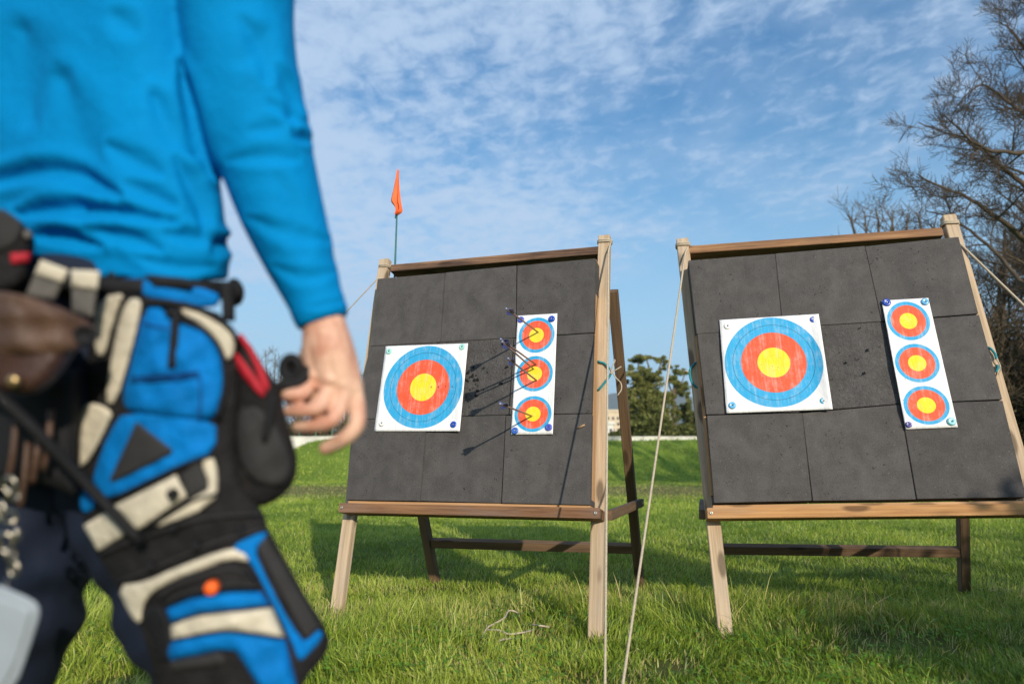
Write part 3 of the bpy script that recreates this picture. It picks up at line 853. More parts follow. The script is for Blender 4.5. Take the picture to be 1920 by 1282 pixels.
rope('cream guy rope running off right in front of the bare trees', EB, (1781, 424), ground(2700, 1310, 0), 0.0055, 0.01, EB.px(1795, 452, FT))
rope('thin guy rope running down left from the left easel\'s left post towards the archer', EA, (722, 504), ground(185, 1076, 0), 0.0035, 0.004, EA.px(713, 517, FT))
def cord(name, label, E, n, pts, r, mat, parent=None):
    P = catmull([tuple(E.px(x, y, n-dn)) for x, y, dn in pts], 6)
    g = Geo(); g.tube(P, r, 8)
    return g.obj(name, mat, parent, base=P[0])
def cord_set(label, E, n, blue, twine):
    root = empty('tie_cord', E.px(blue[0][0][0], blue[0][0][1], n)); tag(root, label, 'cord', 'turquoise tie cords on the posts')
    for b in blue: cord('cord', None, E, n, b, 0.0055, M['cyan'], root)
    for t in twine: cord('twine', None, E, n, t, 0.003, M['rope'], root)
cord_set('turquoise cord knotted with pale twine round the right post of the left easel', EA, FT-0.004,
    [[(1121, 676, -.03), (1123, 678, .004), (1133, 681, .006), (1142, 690, .008), (1147, 695, .01)], [(1147, 695, .012), (1143, 705, .01), (1134, 717, .008), (1123, 730, .004), (1120, 732, -.03)]],
    [[(1146, 694, .014), (1149, 685, .02), (1153, 676, .02), (1150, 674, .02)], [(1147, 697, .014), (1155, 693, .02), (1165, 687, .02)], [(1148, 697, .014), (1155, 708, .02), (1164, 718, .02), (1165, 730, .02), (1158, 741, .02)],
     [(1144, 692, .02), (1149, 697, .02), (1145, 700, .02), (1148, 692, .02)]])
cord_set('turquoise cord looped round the shaded left post of the right easel', EB, FT-0.004,
    [[(1306, 679, -.01), (1300, 684, .006), (1294, 693, .01), (1294, 706, .01), (1299, 719, .008), (1309, 729, -.01)]], [[(1295, 698, .01), (1287, 696, .01), (1282, 695, .0)]])
cord_set('turquoise cord with twine on the thin sunlit right post of the right easel', EB, FT-0.006,
    [[(1853, 651, -.01), (1859, 655, .008), (1866, 664, .01), (1868, 673, .01)], [(1870, 684, .01), (1871, 690, .01), (1867, 697, .006)]], [[(1868, 673, .012), (1874, 682, .012), (1876, 694, .012), (1873, 702, .01)]])
cord_set('turquoise cord hanging behind the shaded left edge of the left foam wall', EA, FT+0.01,
    [[(683, 702, -.02), (678, 706, .01), (677, 716, .01), (675, 730, .01)]], [[(675, 730, .01), (674, 742, .01)]])

def grass_cord():
    g = Geo()
    for pl in ([(903, 1196, .02), (914, 1176, .05), (930, 1167, .06), (946, 1157, .07), (953, 1145, .08), (964, 1145, .08), (973, 1150, .06)],
               [(912, 1180, .04), (935, 1181, .05), (955, 1188, .045), (985, 1184, .05), (1000, 1180, .04)],
               [(997, 1170, .05), (1012, 1172, .055), (1030, 1175, .04)], [(932, 1203, .03), (944, 1198, .04), (960, 1197, .03)]):
        P = catmull([tuple(ground(x, y, z)) for x, y, z in pl], 6); g.tube(P, 0.004, 6)
    tag(g.obj('frayed_string', M['rope'], None, base=ground(950, 1180, 0)), 'frayed pale string lying in the grass under the left easel', 'string')
grass_cord()
# ------------------------------------------------------------------ behind the field: wall, fence, hedge, trees, houses, hill
M['concrete'] = pbr('white_wall', (0.62, 0.60, 0.54), 0.85, 0.22, 2.2, 0.2, 30)
M['limb'] = pbr('dark_limb', (0.088, 0.066, 0.046), 0.9, 0.35, 6, 0.6, 40)
M['bark'] = pbr('grey_bark', (0.135, 0.105, 0.075), 0.9, 0.35, 6, 0.6, 40)
M['barkdark'] = pbr('dark_bark', (0.075, 0.058, 0.04), 0.9, 0.4, 5, 0.6, 40)
M['twig'] = pbr('brown_twig', (0.12, 0.088, 0.058), 0.9, 0.4, 3)
M['dryhedge'] = leafy('dry_hedge', [(0.06, 0.04, 0.02), (0.13, 0.085, 0.04), (0.20, 0.14, 0.06), (0.12, 0.13, 0.03)], None, 0.2, 0.8)
M['euca'] = leafy('eucalypt_leaf', [(0.055, 0.07, 0.022), (0.12, 0.14, 0.036), (0.20, 0.21, 0.055), (0.30, 0.28, 0.09)], None, 0.3, 0.55)
M['ivy'] = leafy('ivy_leaf', [(0.02, 0.026, 0.008), (0.05, 0.048, 0.016), (0.085, 0.065, 0.028)], None, 0.2, 0.6)
M['fencepost'] = pbr('green_fence_post', (0.10, 0.2, 0.14), 0.6, 0.2, 10)

def build_wall():
    """low white boundary wall along the top of the bank"""
    zt = BANKH+0.16
    pts = [(-40, 31.35), (-9.3, 31.35), (26, 31.35)]
    g = Geo()
    y = 31.35
    x0, x1 = -42, 40
    n = 24
    xs = np.linspace(x0, x1, n+1)
    r = random.Random(4)
    for i in range(n):
        xa, xb = xs[i]+0.012, xs[i+1]-0.012
        top = zt+r.uniform(-.015, .015)
        g.box(((xa+xb)/2, y, top/2), (xb-xa, 0, 0), (0, .22, 0), (0, 0, top))
        g.box(((xa+xb)/2, y, top+.022), (xb-xa-.01, 0, 0), (0, .27, 0), (0, 0, .04))
    o = g.obj('boundary_wall', M['concrete'], None, False, base=(0, y, 0))
    tag(o, 'low white wall along the top of the grass bank', 'wall')
build_wall()
def build_fence():
    root = empty('wire_fence', (-6, 32.2, BANKH)); tag(root, 'thin green-posted wire fence standing behind the white wall at the left', 'fence')
    for i in range(30):
        x = -18+i*0.75
        if x > 3: break
        g = Geo(); g.tube([(x, 32.2, 0), (x, 32.2, BANKH+1.25)], 0.03, 8); g.obj('post', M['fencepost'], root)
    g = Geo()
    for k in range(7): g.tube([(-18, 32.2, BANKH+0.1+k*0.18), (3.0, 32.2, BANKH+0.1+k*0.18)], 0.005, 4)
    g.obj('wire', M['fencepost'], root)
build_fence()

class Bush:
    """leaf or twig faces gathered in one array"""
    def __init__(self): self.V = []; self.T = []
    def leaves(self, C, R_, n, size, rng, tint=(0.5, 0.2), shell=0.5, flat=0.0):
        C = np.array(C); R_ = np.array(R_)
        d = rng.normal(size=(n, 3)); d /= np.linalg.norm(d, axis=1)[:, None]
        rr = (shell+(1-shell)*rng.random(n))**0.6
        P = C+d*R_*rr[:, None]
        a = rng.normal(size=(n, 3)); a[:, 2] *= (1-flat); a /= np.linalg.norm(a, axis=1)[:, None]
        b = rng.normal(size=(n, 3)); b -= a*(a*b).sum(1)[:, None]; b /= np.linalg.norm(b, axis=1)[:, None]
        s = size*(0.6+0.8*rng.random(n))[:, None]
        q = np.stack([P-a*s, P-b*s*0.5, P+a*s, P+b*s*0.5], 1)
        self.V.append(q.reshape(-1, 3)); 
        t = np.clip(tint[0]+rng.normal(size=n)*tint[1]+0.12*d[:, 2], 0, 1); self.T.append(np.repeat(t, 4))
    def obj(self, name, mat, parent, base=None):
        V = np.concatenate(self.V); T = np.concatenate(self.T)
        M_ = Matrix.Translation(base) if base is not None else Matrix.Identity(4)
        if base is not None: V = V-np.array(base)
        F = np.arange(len(V)).reshape(-1, 4)
        me = big_mesh(name, V, F, mat, False, T)
        o = bpy.data.objects.new(name, me); link(o, parent); o.matrix_basis = M_; WORLD[o.name] = M_
        return o

class Twigs:
    """many tapering tubes in flat arrays"""
    def __init__(self): self.V = []; self.F = []; self.n = 0
    def tube(self, pts, r0, r1, sides):
        P = np.asarray(pts); m = len(P)
        t = np.gradient(P, axis=0); t /= np.linalg.norm(t, axis=1)[:, None]+1e-9
        ref = np.where(np.abs(t[:, 2:3]) < 0.9, np.array([[0, 0, 1.0]]), np.array([[1.0, 0, 0]]))
        x = np.cross(t, ref); x /= np.linalg.norm(x, axis=1)[:, None]; y = np.cross(t, x)
        r = np.linspace(r0, r1, m)[:, None]
        a = np.arange(sides)*2*np.pi/sides
        ring = P[:, None]+(x[:, None]*np.cos(a)[None, :, None]+y[:, None]*np.sin(a)[None, :, None])*r[:, None]
        i, k = np.meshgrid(np.arange(m-1), np.arange(sides), indexing='ij'); k2 = (k+1) % sides
        F = np.stack([i*sides+k, i*sides+k2, (i+1)*sides+k2, (i+1)*sides+k], -1).reshape(-1, 4)+self.n
        self.V.append(ring.reshape(-1, 3)); self.F.append(F); self.n += m*sides
    def obj(self, name, mat, parent, base=None):
        V = np.concatenate(self.V); F = np.concatenate(self.F)
        M_ = Matrix.Translation(base) if base is not None else Matrix.Identity(4)
        if base is not None: V = V-np.array(base)
        me = big_mesh(name, V, F, mat, True)
        o = bpy.data.objects.new(name, me); link(o, parent); o.matrix_basis = M_; WORLD[o.name] = M_
        return o
def wander(p, d, L, n, rng, wob=0.25, up=0.1):
    P = [np.array(p)]; d = np.array(d)/np.linalg.norm(d)
    for i in range(n):
        d = d+rng.normal(size=3)*wob/math.sqrt(n)*1.3+np.array([0, 0, up/n]); d /= np.linalg.norm(d)
        P.append(P[-1]+d*L/n)
    return np.array(P), d
def sprout(tw, P, r0, r1, depth, L, rng, kids, spread=0.9, up=0.25, minr=0.0035, lastsides=3):
    """side shoots along polyline P"""
    m = len(P)
    if depth == 0: return
    for c in range(kids):
        t = 0.22+0.78*(c+rng.random())/kids
        f = t*(m-1); i = min(int(f), m-2); p = P[i]+(P[i+1]-P[i])*(f-i)
        ax = P[i+1]-P[i]; ax = ax/np.linalg.norm(ax)
        s = rng.normal(size=3); s -= ax*(s@ax); s /= np.linalg.norm(s)
        d = ax*(1-0.45*spread)+s*spread*0.85
        l = L*(0.55+0.6*rng.random())*(1.1-0.45*t)
        ra = max(minr, (r0+(r1-r0)*t)*0.55); rb = max(minr*0.7, ra*0.35)
        Q, dd = wander(p, d, l, 5 if depth > 1 else 4, rng, 0.30 if depth > 1 else 0.16, up)
        tw.tube(Q, ra, rb, 5 if depth > 2 else (4 if depth > 1 else lastsides))
        sprout(tw, Q, ra, rb, depth-1, L*0.56, rng, max(3, kids-1 if depth > 2 else kids), spread, up, minr, lastsides)

def limb_tree(label, base, trunk, limbs, seed, kids=6, depth=3, L=1.2, minr=0.0045, mat='bark', name='bare_tree', group=None, trunk_r=(0.22, 0.1)):
    rng = np.random.default_rng(seed)
    root = empty(name, base); tag(root, label, 'tree', group)
    tw = Twigs(); P = np.array(catmull(trunk, 6)); tw.tube(P, trunk_r[0], trunk_r[1], 10)
    tw.obj('trunk', M[mat], root, base)
    tw = Twigs()
    for pts, r0, r1 in limbs:
        P = np.array(catmull(pts, 5)); P = P+np.cumsum(rng.normal(size=P.shape)*0.012, axis=0)
        tw.tube(P, r0, r1, 7)
        sprout(tw, P, r0, r1, depth, L, rng, kids, 0.85, 0.35, minr)
    tw.obj('crown', M[mat], root, base)
    return root

def right_trees():
    Y = 11.0
    p = lambda x, y, dy=0: tuple(aty(x, y, Y+dy))
    b = tuple(aty(2010, 930, Y)); b = (b[0], b[1], 0)
    limb_tree('big bare tree at the right edge, its limbs spreading over the right easel', b,
        [b, p(1995, 700), p(1985, 520), p(1990, 330)],
        [([p(1990, 560), p(1945, 470, -.3), p(1900, 420, -.6), p(1850, 385, -.9), p(1790, 360, -1.1), p(1720, 330, -1.3)], 0.062, 0.010),
         ([p(1988, 480), p(1935, 380, .2), p(1880, 325, .3), p(1850, 290, .4), p(1790, 262, .5), p(1722, 235, .6)], 0.055, 0.009),
         ([p(1990, 430), p(1940, 300, -.2), p(1900, 290, -.6), p(1840, 280, -1.0), p(1775, 225, -1.2)], 0.055, 0.009),
         ([p(1990, 380), p(1950, 240, .3), p(1905, 190, .5), p(1850, 150, .6), p(1800, 190, .7)], 0.05, 0.008),
         ([p(1992, 350), p(1960, 190, .6), p(1925, 100, .9), p(1890, 60, 1.0), p(1860, 40, 1.1)], 0.05, 0.008),
         ([p(1990, 640), p(1930, 545, .2), p(1870, 470, .5), p(1800, 410, .8), p(1730, 395, 1.0)], 0.05, 0.009),
         ([p(1990, 330), p(2010, 160), p(2020, -60), p(2000, -220)], 0.10, 0.02)],
        11, kids=10, depth=3, L=0.82, minr=0.0038, mat='limb', trunk_r=(0.24, 0.12))
    Y = 12.6
    b = tuple(aty(2090, 930, Y)); b = (b[0], b[1], 0)
    limb_tree('second big bare tree outside the right edge, only its crown reaching in', b,
        [b, p(2080, 700), p(2070, 480), p(2060, 250)],
        [([p(2078, 600), p(2000, 480), p(1930, 400, .3), p(1860, 350, .5)], 0.06, 0.010), ([p(2072, 520), p(2000, 390), p(1930, 330, -.3), p(1850, 310, -.5)], 0.06, 0.010),
         ([p(2070, 450), p(1990, 290), p(1930, 240, .3), p(1870, 215, .5)], 0.06, 0.009), ([p(2068, 400), p(1990, 210), p(1940, 150, .3), p(1895, 90, .5)], 0.06, 0.009),
         ([p(2064, 330), p(2010, 120), p(1960, 30), p(1925, -40)], 0.06, 0.009), ([p(2076, 640), p(1990, 560), p(1920, 500, .3), p(1850, 470, .5)], 0.055, 0.009)],
        12, kids=9, depth=3, L=0.9, minr=0.0042, mat='limb', trunk_r=(0.24, 0.12))
    Y2 = 13.5
    q = lambda x, y, dy=0: tuple(aty(x, y, Y2+dy))
    g_ = 'bare ivy-grown trees at the right'
    k = 0
    for (x, top, lean, sd_) in ((1835, 520, -15, 1), (1865, 430, 12, 2), (1893, 500, -10, 3), (1925, 390, 20, 4), (1955, 440, -20, 5), (2040, 380, 15, 6), (2110, 420, -20, 7)):
        b = q(x, 905, sd_*0.35); b = (b[0], b[1], 0)
        dy = sd_*0.35
        mid = q(x+lean, 700, dy); tp = q(x+lean*1.6, top, dy)
        labels = ['slim bare trunk rising just right of the right easel', 'bare trunk second from the right easel, tangled in brown twigs', 'short ivy-grown bare tree between taller ones by the right easel',
                  'tall bare tree against the right picture edge, grown with ivy', 'leaning bare tree behind the guy rope at the far right', 'bare tree standing right of the big limb tree', 'outermost bare tree at the right']
        rng = np.random.default_rng(50+sd_)
        root = empty('bare_tree', b); tag(root, labels[sd_-1], 'tree', g_)
        tw = Twigs(); P = np.array(catmull([b, mid, tp], 7)); P[1:-1] += rng.normal(size=P[1:-1].shape)*0.03
        tw.tube(P, 0.085, 0.03, 8); tw.obj('trunk', M['barkdark'], root, b)
        tw = Twigs(); sprout(tw, P, 0.07, 0.025, 3, 1.35, rng, 11, 0.9, 0.5, 0.006); tw.obj('crown', M['twig'], root, b)
        bu = Bush()
        for i in range(3, len(P)-5):
            bu.leaves(P[i], (0.35, 0.3, 0.3), 130, 0.035, rng, (0.4, 0.25), 0.2)
        bu.obj('ivy', M['ivy'], root, b)
    # dense brown thicket under them, one mass
    rng = np.random.default_rng(9)
    tw = Twigs(); bu = Bush()
    for i in range(620):
        x = rng.uniform(1790, 2250); d = rng.uniform(14.5, 18.5); b = aty(x, 905, d); b = np.array((b.x, b.y, float(gz(b.x, b.y))))
        hgt = rng.uniform(1.5, 4.9)
        P, _ = wander(b, (rng.normal()*0.3, rng.normal()*0.3, 1), hgt, 6, rng, 0.28, 0.2)
        tw.tube(P, 0.022, 0.007, 4); sprout(tw, P, 0.02, 0.006, 2, 0.9, rng, 4, 0.9, 0.3, 0.0055)
        for k in range(1, 6):
            bu.leaves(P[k]+rng.normal(size=3)*0.15, (0.4, 0.4, 0.45), 30, 0.05, rng, (0.35, 0.25), 0.1)
    o = tw.obj('thicket', M['twig'], None, tuple(np.array(aty(1950, 905, 16))*np.array((1, 1, 0)))); tag(o, 'dense brown thicket of bare shoots under the right trees', 'thicket', kind='stuff')
    o = bu.obj('undergrowth', M['ivy'], None, tuple(np.array(aty(1960, 905, 16))*np.array((1, 1, 0)))); tag(o, 'dark ivy undergrowth below the bare trees at the right', 'undergrowth', kind='stuff')
    # pale bare tree behind the right easel's top rail
    for (cx, top, Y3, seed, lab) in ((1648, 372, 22.0, 21, 'pale bare treetop showing just above the right easel\'s top rail'), (1725, 385, 24.0, 22, 'smaller bare treetop left of the big tree, behind the right easel')):
        b = aty(cx, 880, Y3); b = (b.x, b.y, 0.0)
        pp = lambda x, y: tuple(aty(x, y, Y3))
        limb_tree(lab, b, [b, pp(cx, 700), pp(cx, 520)],
            [([pp(cx, 620), pp(cx-30, 500), pp(cx-50, 425), pp(cx-62, 400)], 0.08, 0.015), ([pp(cx, 600), pp(cx+5, 480), pp(cx, 420), pp(cx-5, top+18)], 0.09, 0.015),
             ([pp(cx, 610), pp(cx+35, 500), pp(cx+50, 440), pp(cx+62, 398)], 0.08, 0.015), ([pp(cx, 560), pp(cx-22, 460), pp(cx-28, 400)], 0.07, 0.015), ([pp(cx, 560), pp(cx+20, 450), pp(cx+28, 395)], 0.07, 0.015)],
            seed, kids=6, depth=2, L=1.3, minr=0.008, mat='twig', group='small bare trees behind the right easel', trunk_r=(0.2, 0.11))
right_trees()

def left_back():
    rng = np.random.default_rng(33)
    # brown leafless hedge behind the fence
    tw = Twigs(); bu = Bush()
    for i in range(520):
        x = rng.uniform(-20, 1.5); y = rng.uniform(33.0, 34.6); h = rng.uniform(0.9, 1.5)
        P, _ = wander((x, y, BANKH-1.6), (rng.normal()*0.2, 0, 1), h+1.6, 5, rng, 0.3, 0.2)
        tw.tube(P, 0.03, 0.01, 4); sprout(tw, P, 0.025, 0.008, 1, 0.6, rng, 5, 0.9, 0.3, 0.01)
        bu.leaves(P[-2], (0.35, 0.35, 0.4), 40, 0.06, rng, (0.4, 0.28), 0.1)
        bu.leaves(P[-3], (0.35, 0.35, 0.4), 30, 0.06, rng, (0.4, 0.28), 0.1)
    r_ = empty('hedge', (-8, 33.8, 0)); tag(r_, 'brown winter hedge behind the white wall, left of the left easel', 'hedge')
    tw.obj('stems', M['twig'], r_, (-8, 33.8, 0)); bu.obj('foliage', M['dryhedge'], r_, (-8, 33.8, 0))
    labs = ['bare twiggy tree showing left of the archer\'s hand', 'bare twiggy tree behind the archer\'s wrist', 'bare tree between the archer\'s hand and the left easel', 'bare tree hidden mostly by the archer, far left']
    for i, (x, top) in enumerate(((508, 655), (560, 690), (650, 668), (430, 640))):
        Y = 40.0+i
        p = lambda a, b_: tuple(aty(a, b_, Y))
        b = aty(x, 860, Y); b = (b.x, b.y, 0)
        limb_tree(labs[i], b, [b, p(x, 820), p(x, 770)],
            [([p(x, 800), p(x-20, 750), p(x-30, top+30), p(x-36, top+12)], 0.07, 0.02), ([p(x, 800), p(x-5, 740), p(x-8, top)], 0.07, 0.02), ([p(x, 800), p(x+16, 745), p(x+26, top+26)], 0.07, 0.02), ([p(x, 780), p(x+6, 720), p(x+10, top+10)], 0.06, 0.02)],
            60+i, kids=6, depth=2, L=1.1, minr=0.012, mat='twig', group='bare trees behind the hedge', trunk_r=(0.16, 0.1))
left_back()
def shade_shrubs():  # leafy blockers added out of frame to darken the lower-right grass
    labs = ['loose leafy shrub nearest the camera on the right side of the field', 'middle shrub of the row on the right side of the field', 'farther shrub of the row on the right side of the field', 'last shrub of the row, towards the bare trees']
    for i, (x, y, h, r_) in enumerate(((3.75, -2.3, 2.1, .85), (4.55, -1.0, 2.3, .9), (5.5, 0.3, 2.3, 1.0), (6.6, 1.5, 2.4, 1.1))):
        rng = np.random.default_rng(90+i); b = (x, y, 0.0)
        root = empty('shrub', b); tag(root, labs[i], 'shrub', 'shrubs along the right side of the field')
        tw = Twigs(); bu = Bush()
        for k in range(9):
            P, _ = wander(b, (rng.normal()*.35, rng.normal()*.35, 1), h*rng.uniform(.7, 1.0), 6, rng, .4, .1); tw.tube(P, .02, .006, 5)
            for j in range(2, 7): bu.leaves(P[j]+rng.normal(size=3)*.12, (r_*.5, r_*.5, .32), 150, .05, rng, (.4, .2), .2)
        tw.obj('stems', M['twig'], root, b); bu.obj('foliage', M['euca'], root, b)
shade_shrubs()

def eucalypts():
    Y = 58.0
    S_ = Y/ (FPX)
    def tree(label, seed, base_px, clumps, limbs, dens):
        rng = np.random.default_rng(seed)
        b = aty(base_px, 862, Y); b = (b.x, b.y+0.0, 0.0)
        root = empty('eucalyptus_tree', b); tag(root, label, 'tree', 'leafy trees between the easels')
        tw = Twigs()
        for pl, r0, r1 in limbs:
            P = np.array(catmull([tuple(aty(x, y, Y+dy)) for x, y, dy in pl], 5)); tw.tube(P, r0, r1, 7)
        tw.obj('trunk', M['bark'], root, b)
        bu = Bush()
        for (x, y, rx, ry, dy, tn) in clumps:
            c = np.array(aty(x, y, Y+dy)); R_ = np.array((rx*S_, rx*S_*0.9, ry*S_))
            k = max(4, int(rx*ry/20))
            for j in range(k):
                o_ = rng.normal(size=3)*R_*0.48
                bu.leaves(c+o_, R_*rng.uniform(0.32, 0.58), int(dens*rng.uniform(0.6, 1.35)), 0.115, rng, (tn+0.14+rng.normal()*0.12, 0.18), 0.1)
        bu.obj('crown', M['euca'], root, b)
    tree('tall open-crowned eucalyptus between the two easels', 71, 1215,
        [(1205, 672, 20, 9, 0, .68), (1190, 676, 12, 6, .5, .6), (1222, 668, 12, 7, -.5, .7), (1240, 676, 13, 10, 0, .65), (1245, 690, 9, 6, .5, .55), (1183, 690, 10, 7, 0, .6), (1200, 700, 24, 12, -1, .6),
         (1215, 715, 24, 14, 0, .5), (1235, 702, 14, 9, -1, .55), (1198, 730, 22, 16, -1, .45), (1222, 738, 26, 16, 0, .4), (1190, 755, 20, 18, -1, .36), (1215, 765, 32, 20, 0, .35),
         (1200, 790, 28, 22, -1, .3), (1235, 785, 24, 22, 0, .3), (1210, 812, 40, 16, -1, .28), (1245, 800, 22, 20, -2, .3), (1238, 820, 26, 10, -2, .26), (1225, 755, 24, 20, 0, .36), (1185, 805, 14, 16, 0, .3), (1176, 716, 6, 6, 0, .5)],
        [([(1215, 862, 0), (1213, 780, 0), (1210, 730, 0)], .38, .2), ([(1211, 740, 0), (1200, 700, 0), (1196, 678, 0)], .17, .05), ([(1211, 735, 0), (1218, 700, 0), (1212, 672, 0)], .16, .05), ([(1211, 742, 0), (1228, 710, 0), (1240, 680, 0)], .15, .05),
         ([(1209, 735, 0), (1190, 715, 0), (1176, 695, 0)], .13, .05)], 95)
    tree('second, thinner eucalyptus leaning right, nearer the right easel', 72, 1266,
        [(1263, 690, 11, 6, 0, .6), (1270, 700, 15, 8, 0, .6), (1284, 697, 9, 5, .5, .6), (1262, 712, 16, 9, -.5, .5), (1278, 722, 16, 9, 0, .5), (1268, 738, 17, 10, 0, .45), (1250, 745, 12, 12, 0, .4), (1284, 738, 9, 7, 0, .45)],
        [([(1266, 862, 0), (1264, 790, 0), (1263, 740, 0), (1266, 700, 0)], .26, .06), ([(1263, 750, 0), (1275, 725, 0), (1284, 702, 0)], .1, .04), ([(1263, 740, 0), (1254, 720, 0), (1256, 700, 0)], .1, .04)], 75)
    tree('dark round bushy tree low beside the right easel\'s post', 73, 1290,
        [(1285, 775, 18, 18, 0, .25), (1300, 790, 16, 22, 0, .25), (1278, 800, 18, 14, -1, .25), (1292, 812, 22, 12, -1, .2), (1262, 812, 14, 9, -1, .22), (1308, 810, 10, 14, 0, .25), (1272, 765, 9, 9, 0, .3)],
        [([(1290, 862, 0), (1290, 800, 0), (1288, 775, 0)], .22, .08)], 110)
    tree('dark low bushy tree beside the far apartment block', 74, 1150,
        [(1148, 815, 15, 8, 0, .22), (1165, 812, 10, 9, 0, .25), (1135, 815, 10, 8, 0, .25)], [([(1150, 862, 0), (1150, 815, 0)], .15, .07)], 100)
eucalypts()

def houses():
    mats = (pbr('cream_render', (0.62, 0.5, 0.36), 0.85, 0.1, .3), pbr('window_dark', (0.10, 0.09, 0.085), 0.2, 0.1, 1), pbr('white_render', (0.68, 0.66, 0.62), 0.85, 0.1, .3))
    def block(label, xl, xr, yt, Y, mat, floors, cols):
        a = aty(xl, yt, Y); b = aty(xr, yt, Y); H_ = a.z; w = b.x-a.x; dp = w*0.7
        c = Vector(((a.x+b.x)/2, Y+dp/2, 0)); root = empty('apartment_building', c); tag(root, label, 'building')
        g = Geo(); g.box(c+Vector((0, 0, H_/2)), (w, 0, 0), (0, dp, 0), (0, 0, H_)); g.obj('wall', mat, root, False)
        g = Geo(); g.box(c+Vector((0, 0, H_+.3)), (w+.6, 0, 0), (0, dp+.6, 0), (0, 0, .6)); g.obj('roof', mat, root, False)
        top = H_*0.93; z0 = H_*0.35
        for f in range(floors):
            for k in range(cols):
                z = z0+(top-z0)*(f+.5)/floors; x = c.x-w/2+w*(k+.5)/cols
                g = Geo(); g.box((x, Y-.02, z), (w/cols*.45, 0, 0), (0, .12, 0), (0, 0, (top-z0)/floors*.5)); g.obj('window', mats[1], root, False)
    block('cream apartment block far off, seen between the left easel\'s posts', 1108, 1163, 772, 190, mats[0], 5, 6)
    block('stepped lower wing of cream flats in front of the distant hill', 1080, 1150, 795, 170, mats[2], 3, 7)
    block('white house glimpsed between the trunks of the leafy trees', 1236, 1268, 778, 150, mats[2], 4, 4)
houses()
def hill():
    m = pbr('wooded_hill', (0.07, 0.10, 0.07), 0.95, 0.3, 0.01)
    Y = 3000; xs = np.linspace(-2600, 2600, 90); V = []; F = []
    zt = np.interp(xs, [-2600, -1400, -500, 100, 380, 620, 720, 1200, 2600], [70, 105, 190, 255, 279, 284, 279, 195, 70])
    for i, x in enumerate(xs):
        hh = zt[i]+6*math.sin(i*1.7)+4*math.sin(i*.6)
        hh = max(hh, 20)
        V += [(x, Y-900, -2), (x, Y-450, hh*.55), (x, Y, hh), (x, Y+900, -2)]
    for i in range(len(xs)-1):
        for k in range(3): F.append((i*4+k, i*4+4+k, i*4+5+k, i*4+1+k))
    tag(mesh_obj('hills', V, F, m, None, True), kind='structure')
hill()
def haze():
    m, g, out = new_mat('haze_air')
    v = g.node('ShaderNodeVolumePrincipled', {'Color': (0.86, 0.92, 1.0), 'Density': 0.00022, 'Anisotropy': 0.2})
    g.l.new(v.outputs[0], out.inputs['Volume'])
    g_ = Geo(); g_.box((0, 0, 170), (11000, 0, 0), (0, 11000, 0), (0, 0, 346))
    o = g_.obj('haze', m, None, False); tag(o, kind='stuff')
haze()
# ------------------------------------------------------------------ the archer
M['skin'] = None
def skin_mat():
    m, g, out = new_mat('skin')
    v = g.node('ShaderNodeTexCoord').outputs['Object']
    n = g.noise(v, 22, 4, 0.6)
    c = g.mix(g.ramp(n, 0.35, 0.7), (0.74, 0.47, 0.345), (0.54, 0.255, 0.175))
    b = g.node('ShaderNodeBsdfPrincipled', {'Base Color': c, 'Roughness': 0.5, 'Subsurface Weight': 0.15, 'Subsurface Radius': (0.012, 0.004, 0.002), 'Subsurface Scale': 1.0, 'Specular IOR Level': 0.35})
    bp = g.node('ShaderNodeBump', {'Height': g.noise(v, 160, 4, 0.6), 'Strength': 0.2, 'Distance': 0.003})
    g.l.new(bp.outputs[0], b.inputs['Normal'])
    g.l.new(b.outputs[0], out.inputs[0]); return m
M['skin'] = skin_mat()
M['shirt'] = pbr('blue_jersey', (0.0005, 0.205, 0.50), 0.8, 0.10, 6, 0.45, 26, 0.06)
M['navy'] = pbr('navy_trousers', (0.007, 0.013, 0.032), 0.8, 0.25, 9, 0.25, 500)
M['hair'] = pbr('brown_hair', (0.05, 0.03, 0.02), 0.6, 0.4, 60)
M['black'] = pbr('black_webbing', (0.010, 0.010, 0.012), 0.65, 0.25, 60, 0.3, 500, 0.25)
M['nylon'] = pbr('black_nylon', (0.014, 0.013, 0.014), 0.8, 0.45, 22, 0.6, 70, 0.2)
M['char'] = pbr('charcoal_nylon', (0.030, 0.029, 0.030), 0.8, 0.2, 40, 0.3, 400, 0.3)
M['qblue'] = pbr('quiver_blue', (0.001, 0.155, 0.47), 0.75, 0.25, 22, 0.5, 60, 0.12)
M['qnavy'] = pbr('seam_blue', (0.001, 0.05, 0.20), 0.8, 0.2, 30)
M['cream'] = pbr('cream_panel', (0.58, 0.52, 0.41), 0.8, 0.22, 24, 0.5, 60, 0.3)
M['crimson'] = pbr('crimson_piping', (0.42, 0.016, 0.03), 0.6, 0.15, 30, 0.2, 300)
M['orange'] = pbr('orange_dot', (0.95, 0.14, 0.02), 0.4, 0.05, 30)
M['leather'] = pbr('worn_leather', (0.085, 0.045, 0.028), 0.5, 0.5, 14, 0.4, 120, 0.4)
M['leatherd'] = pbr('dark_leather', (0.05, 0.024, 0.018), 0.45, 0.4, 14, 0.4, 120, 0.4)
M['brass'] = pbr('brass', (0.55, 0.38, 0.18), 0.3, 0.2, 60, metal=0.9)
M['chrome'] = pbr('chain_metal', (0.55, 0.48, 0.38), 0.25, 0.2, 60, metal=1.0)
M['card'] = pbr('pale_card', (0.30, 0.34, 0.385), 0.5, 0.08, 20)
M['loopgrey'] = pbr('grey_loop', (0.12, 0.11, 0.10), 0.5, 0.3, 40)

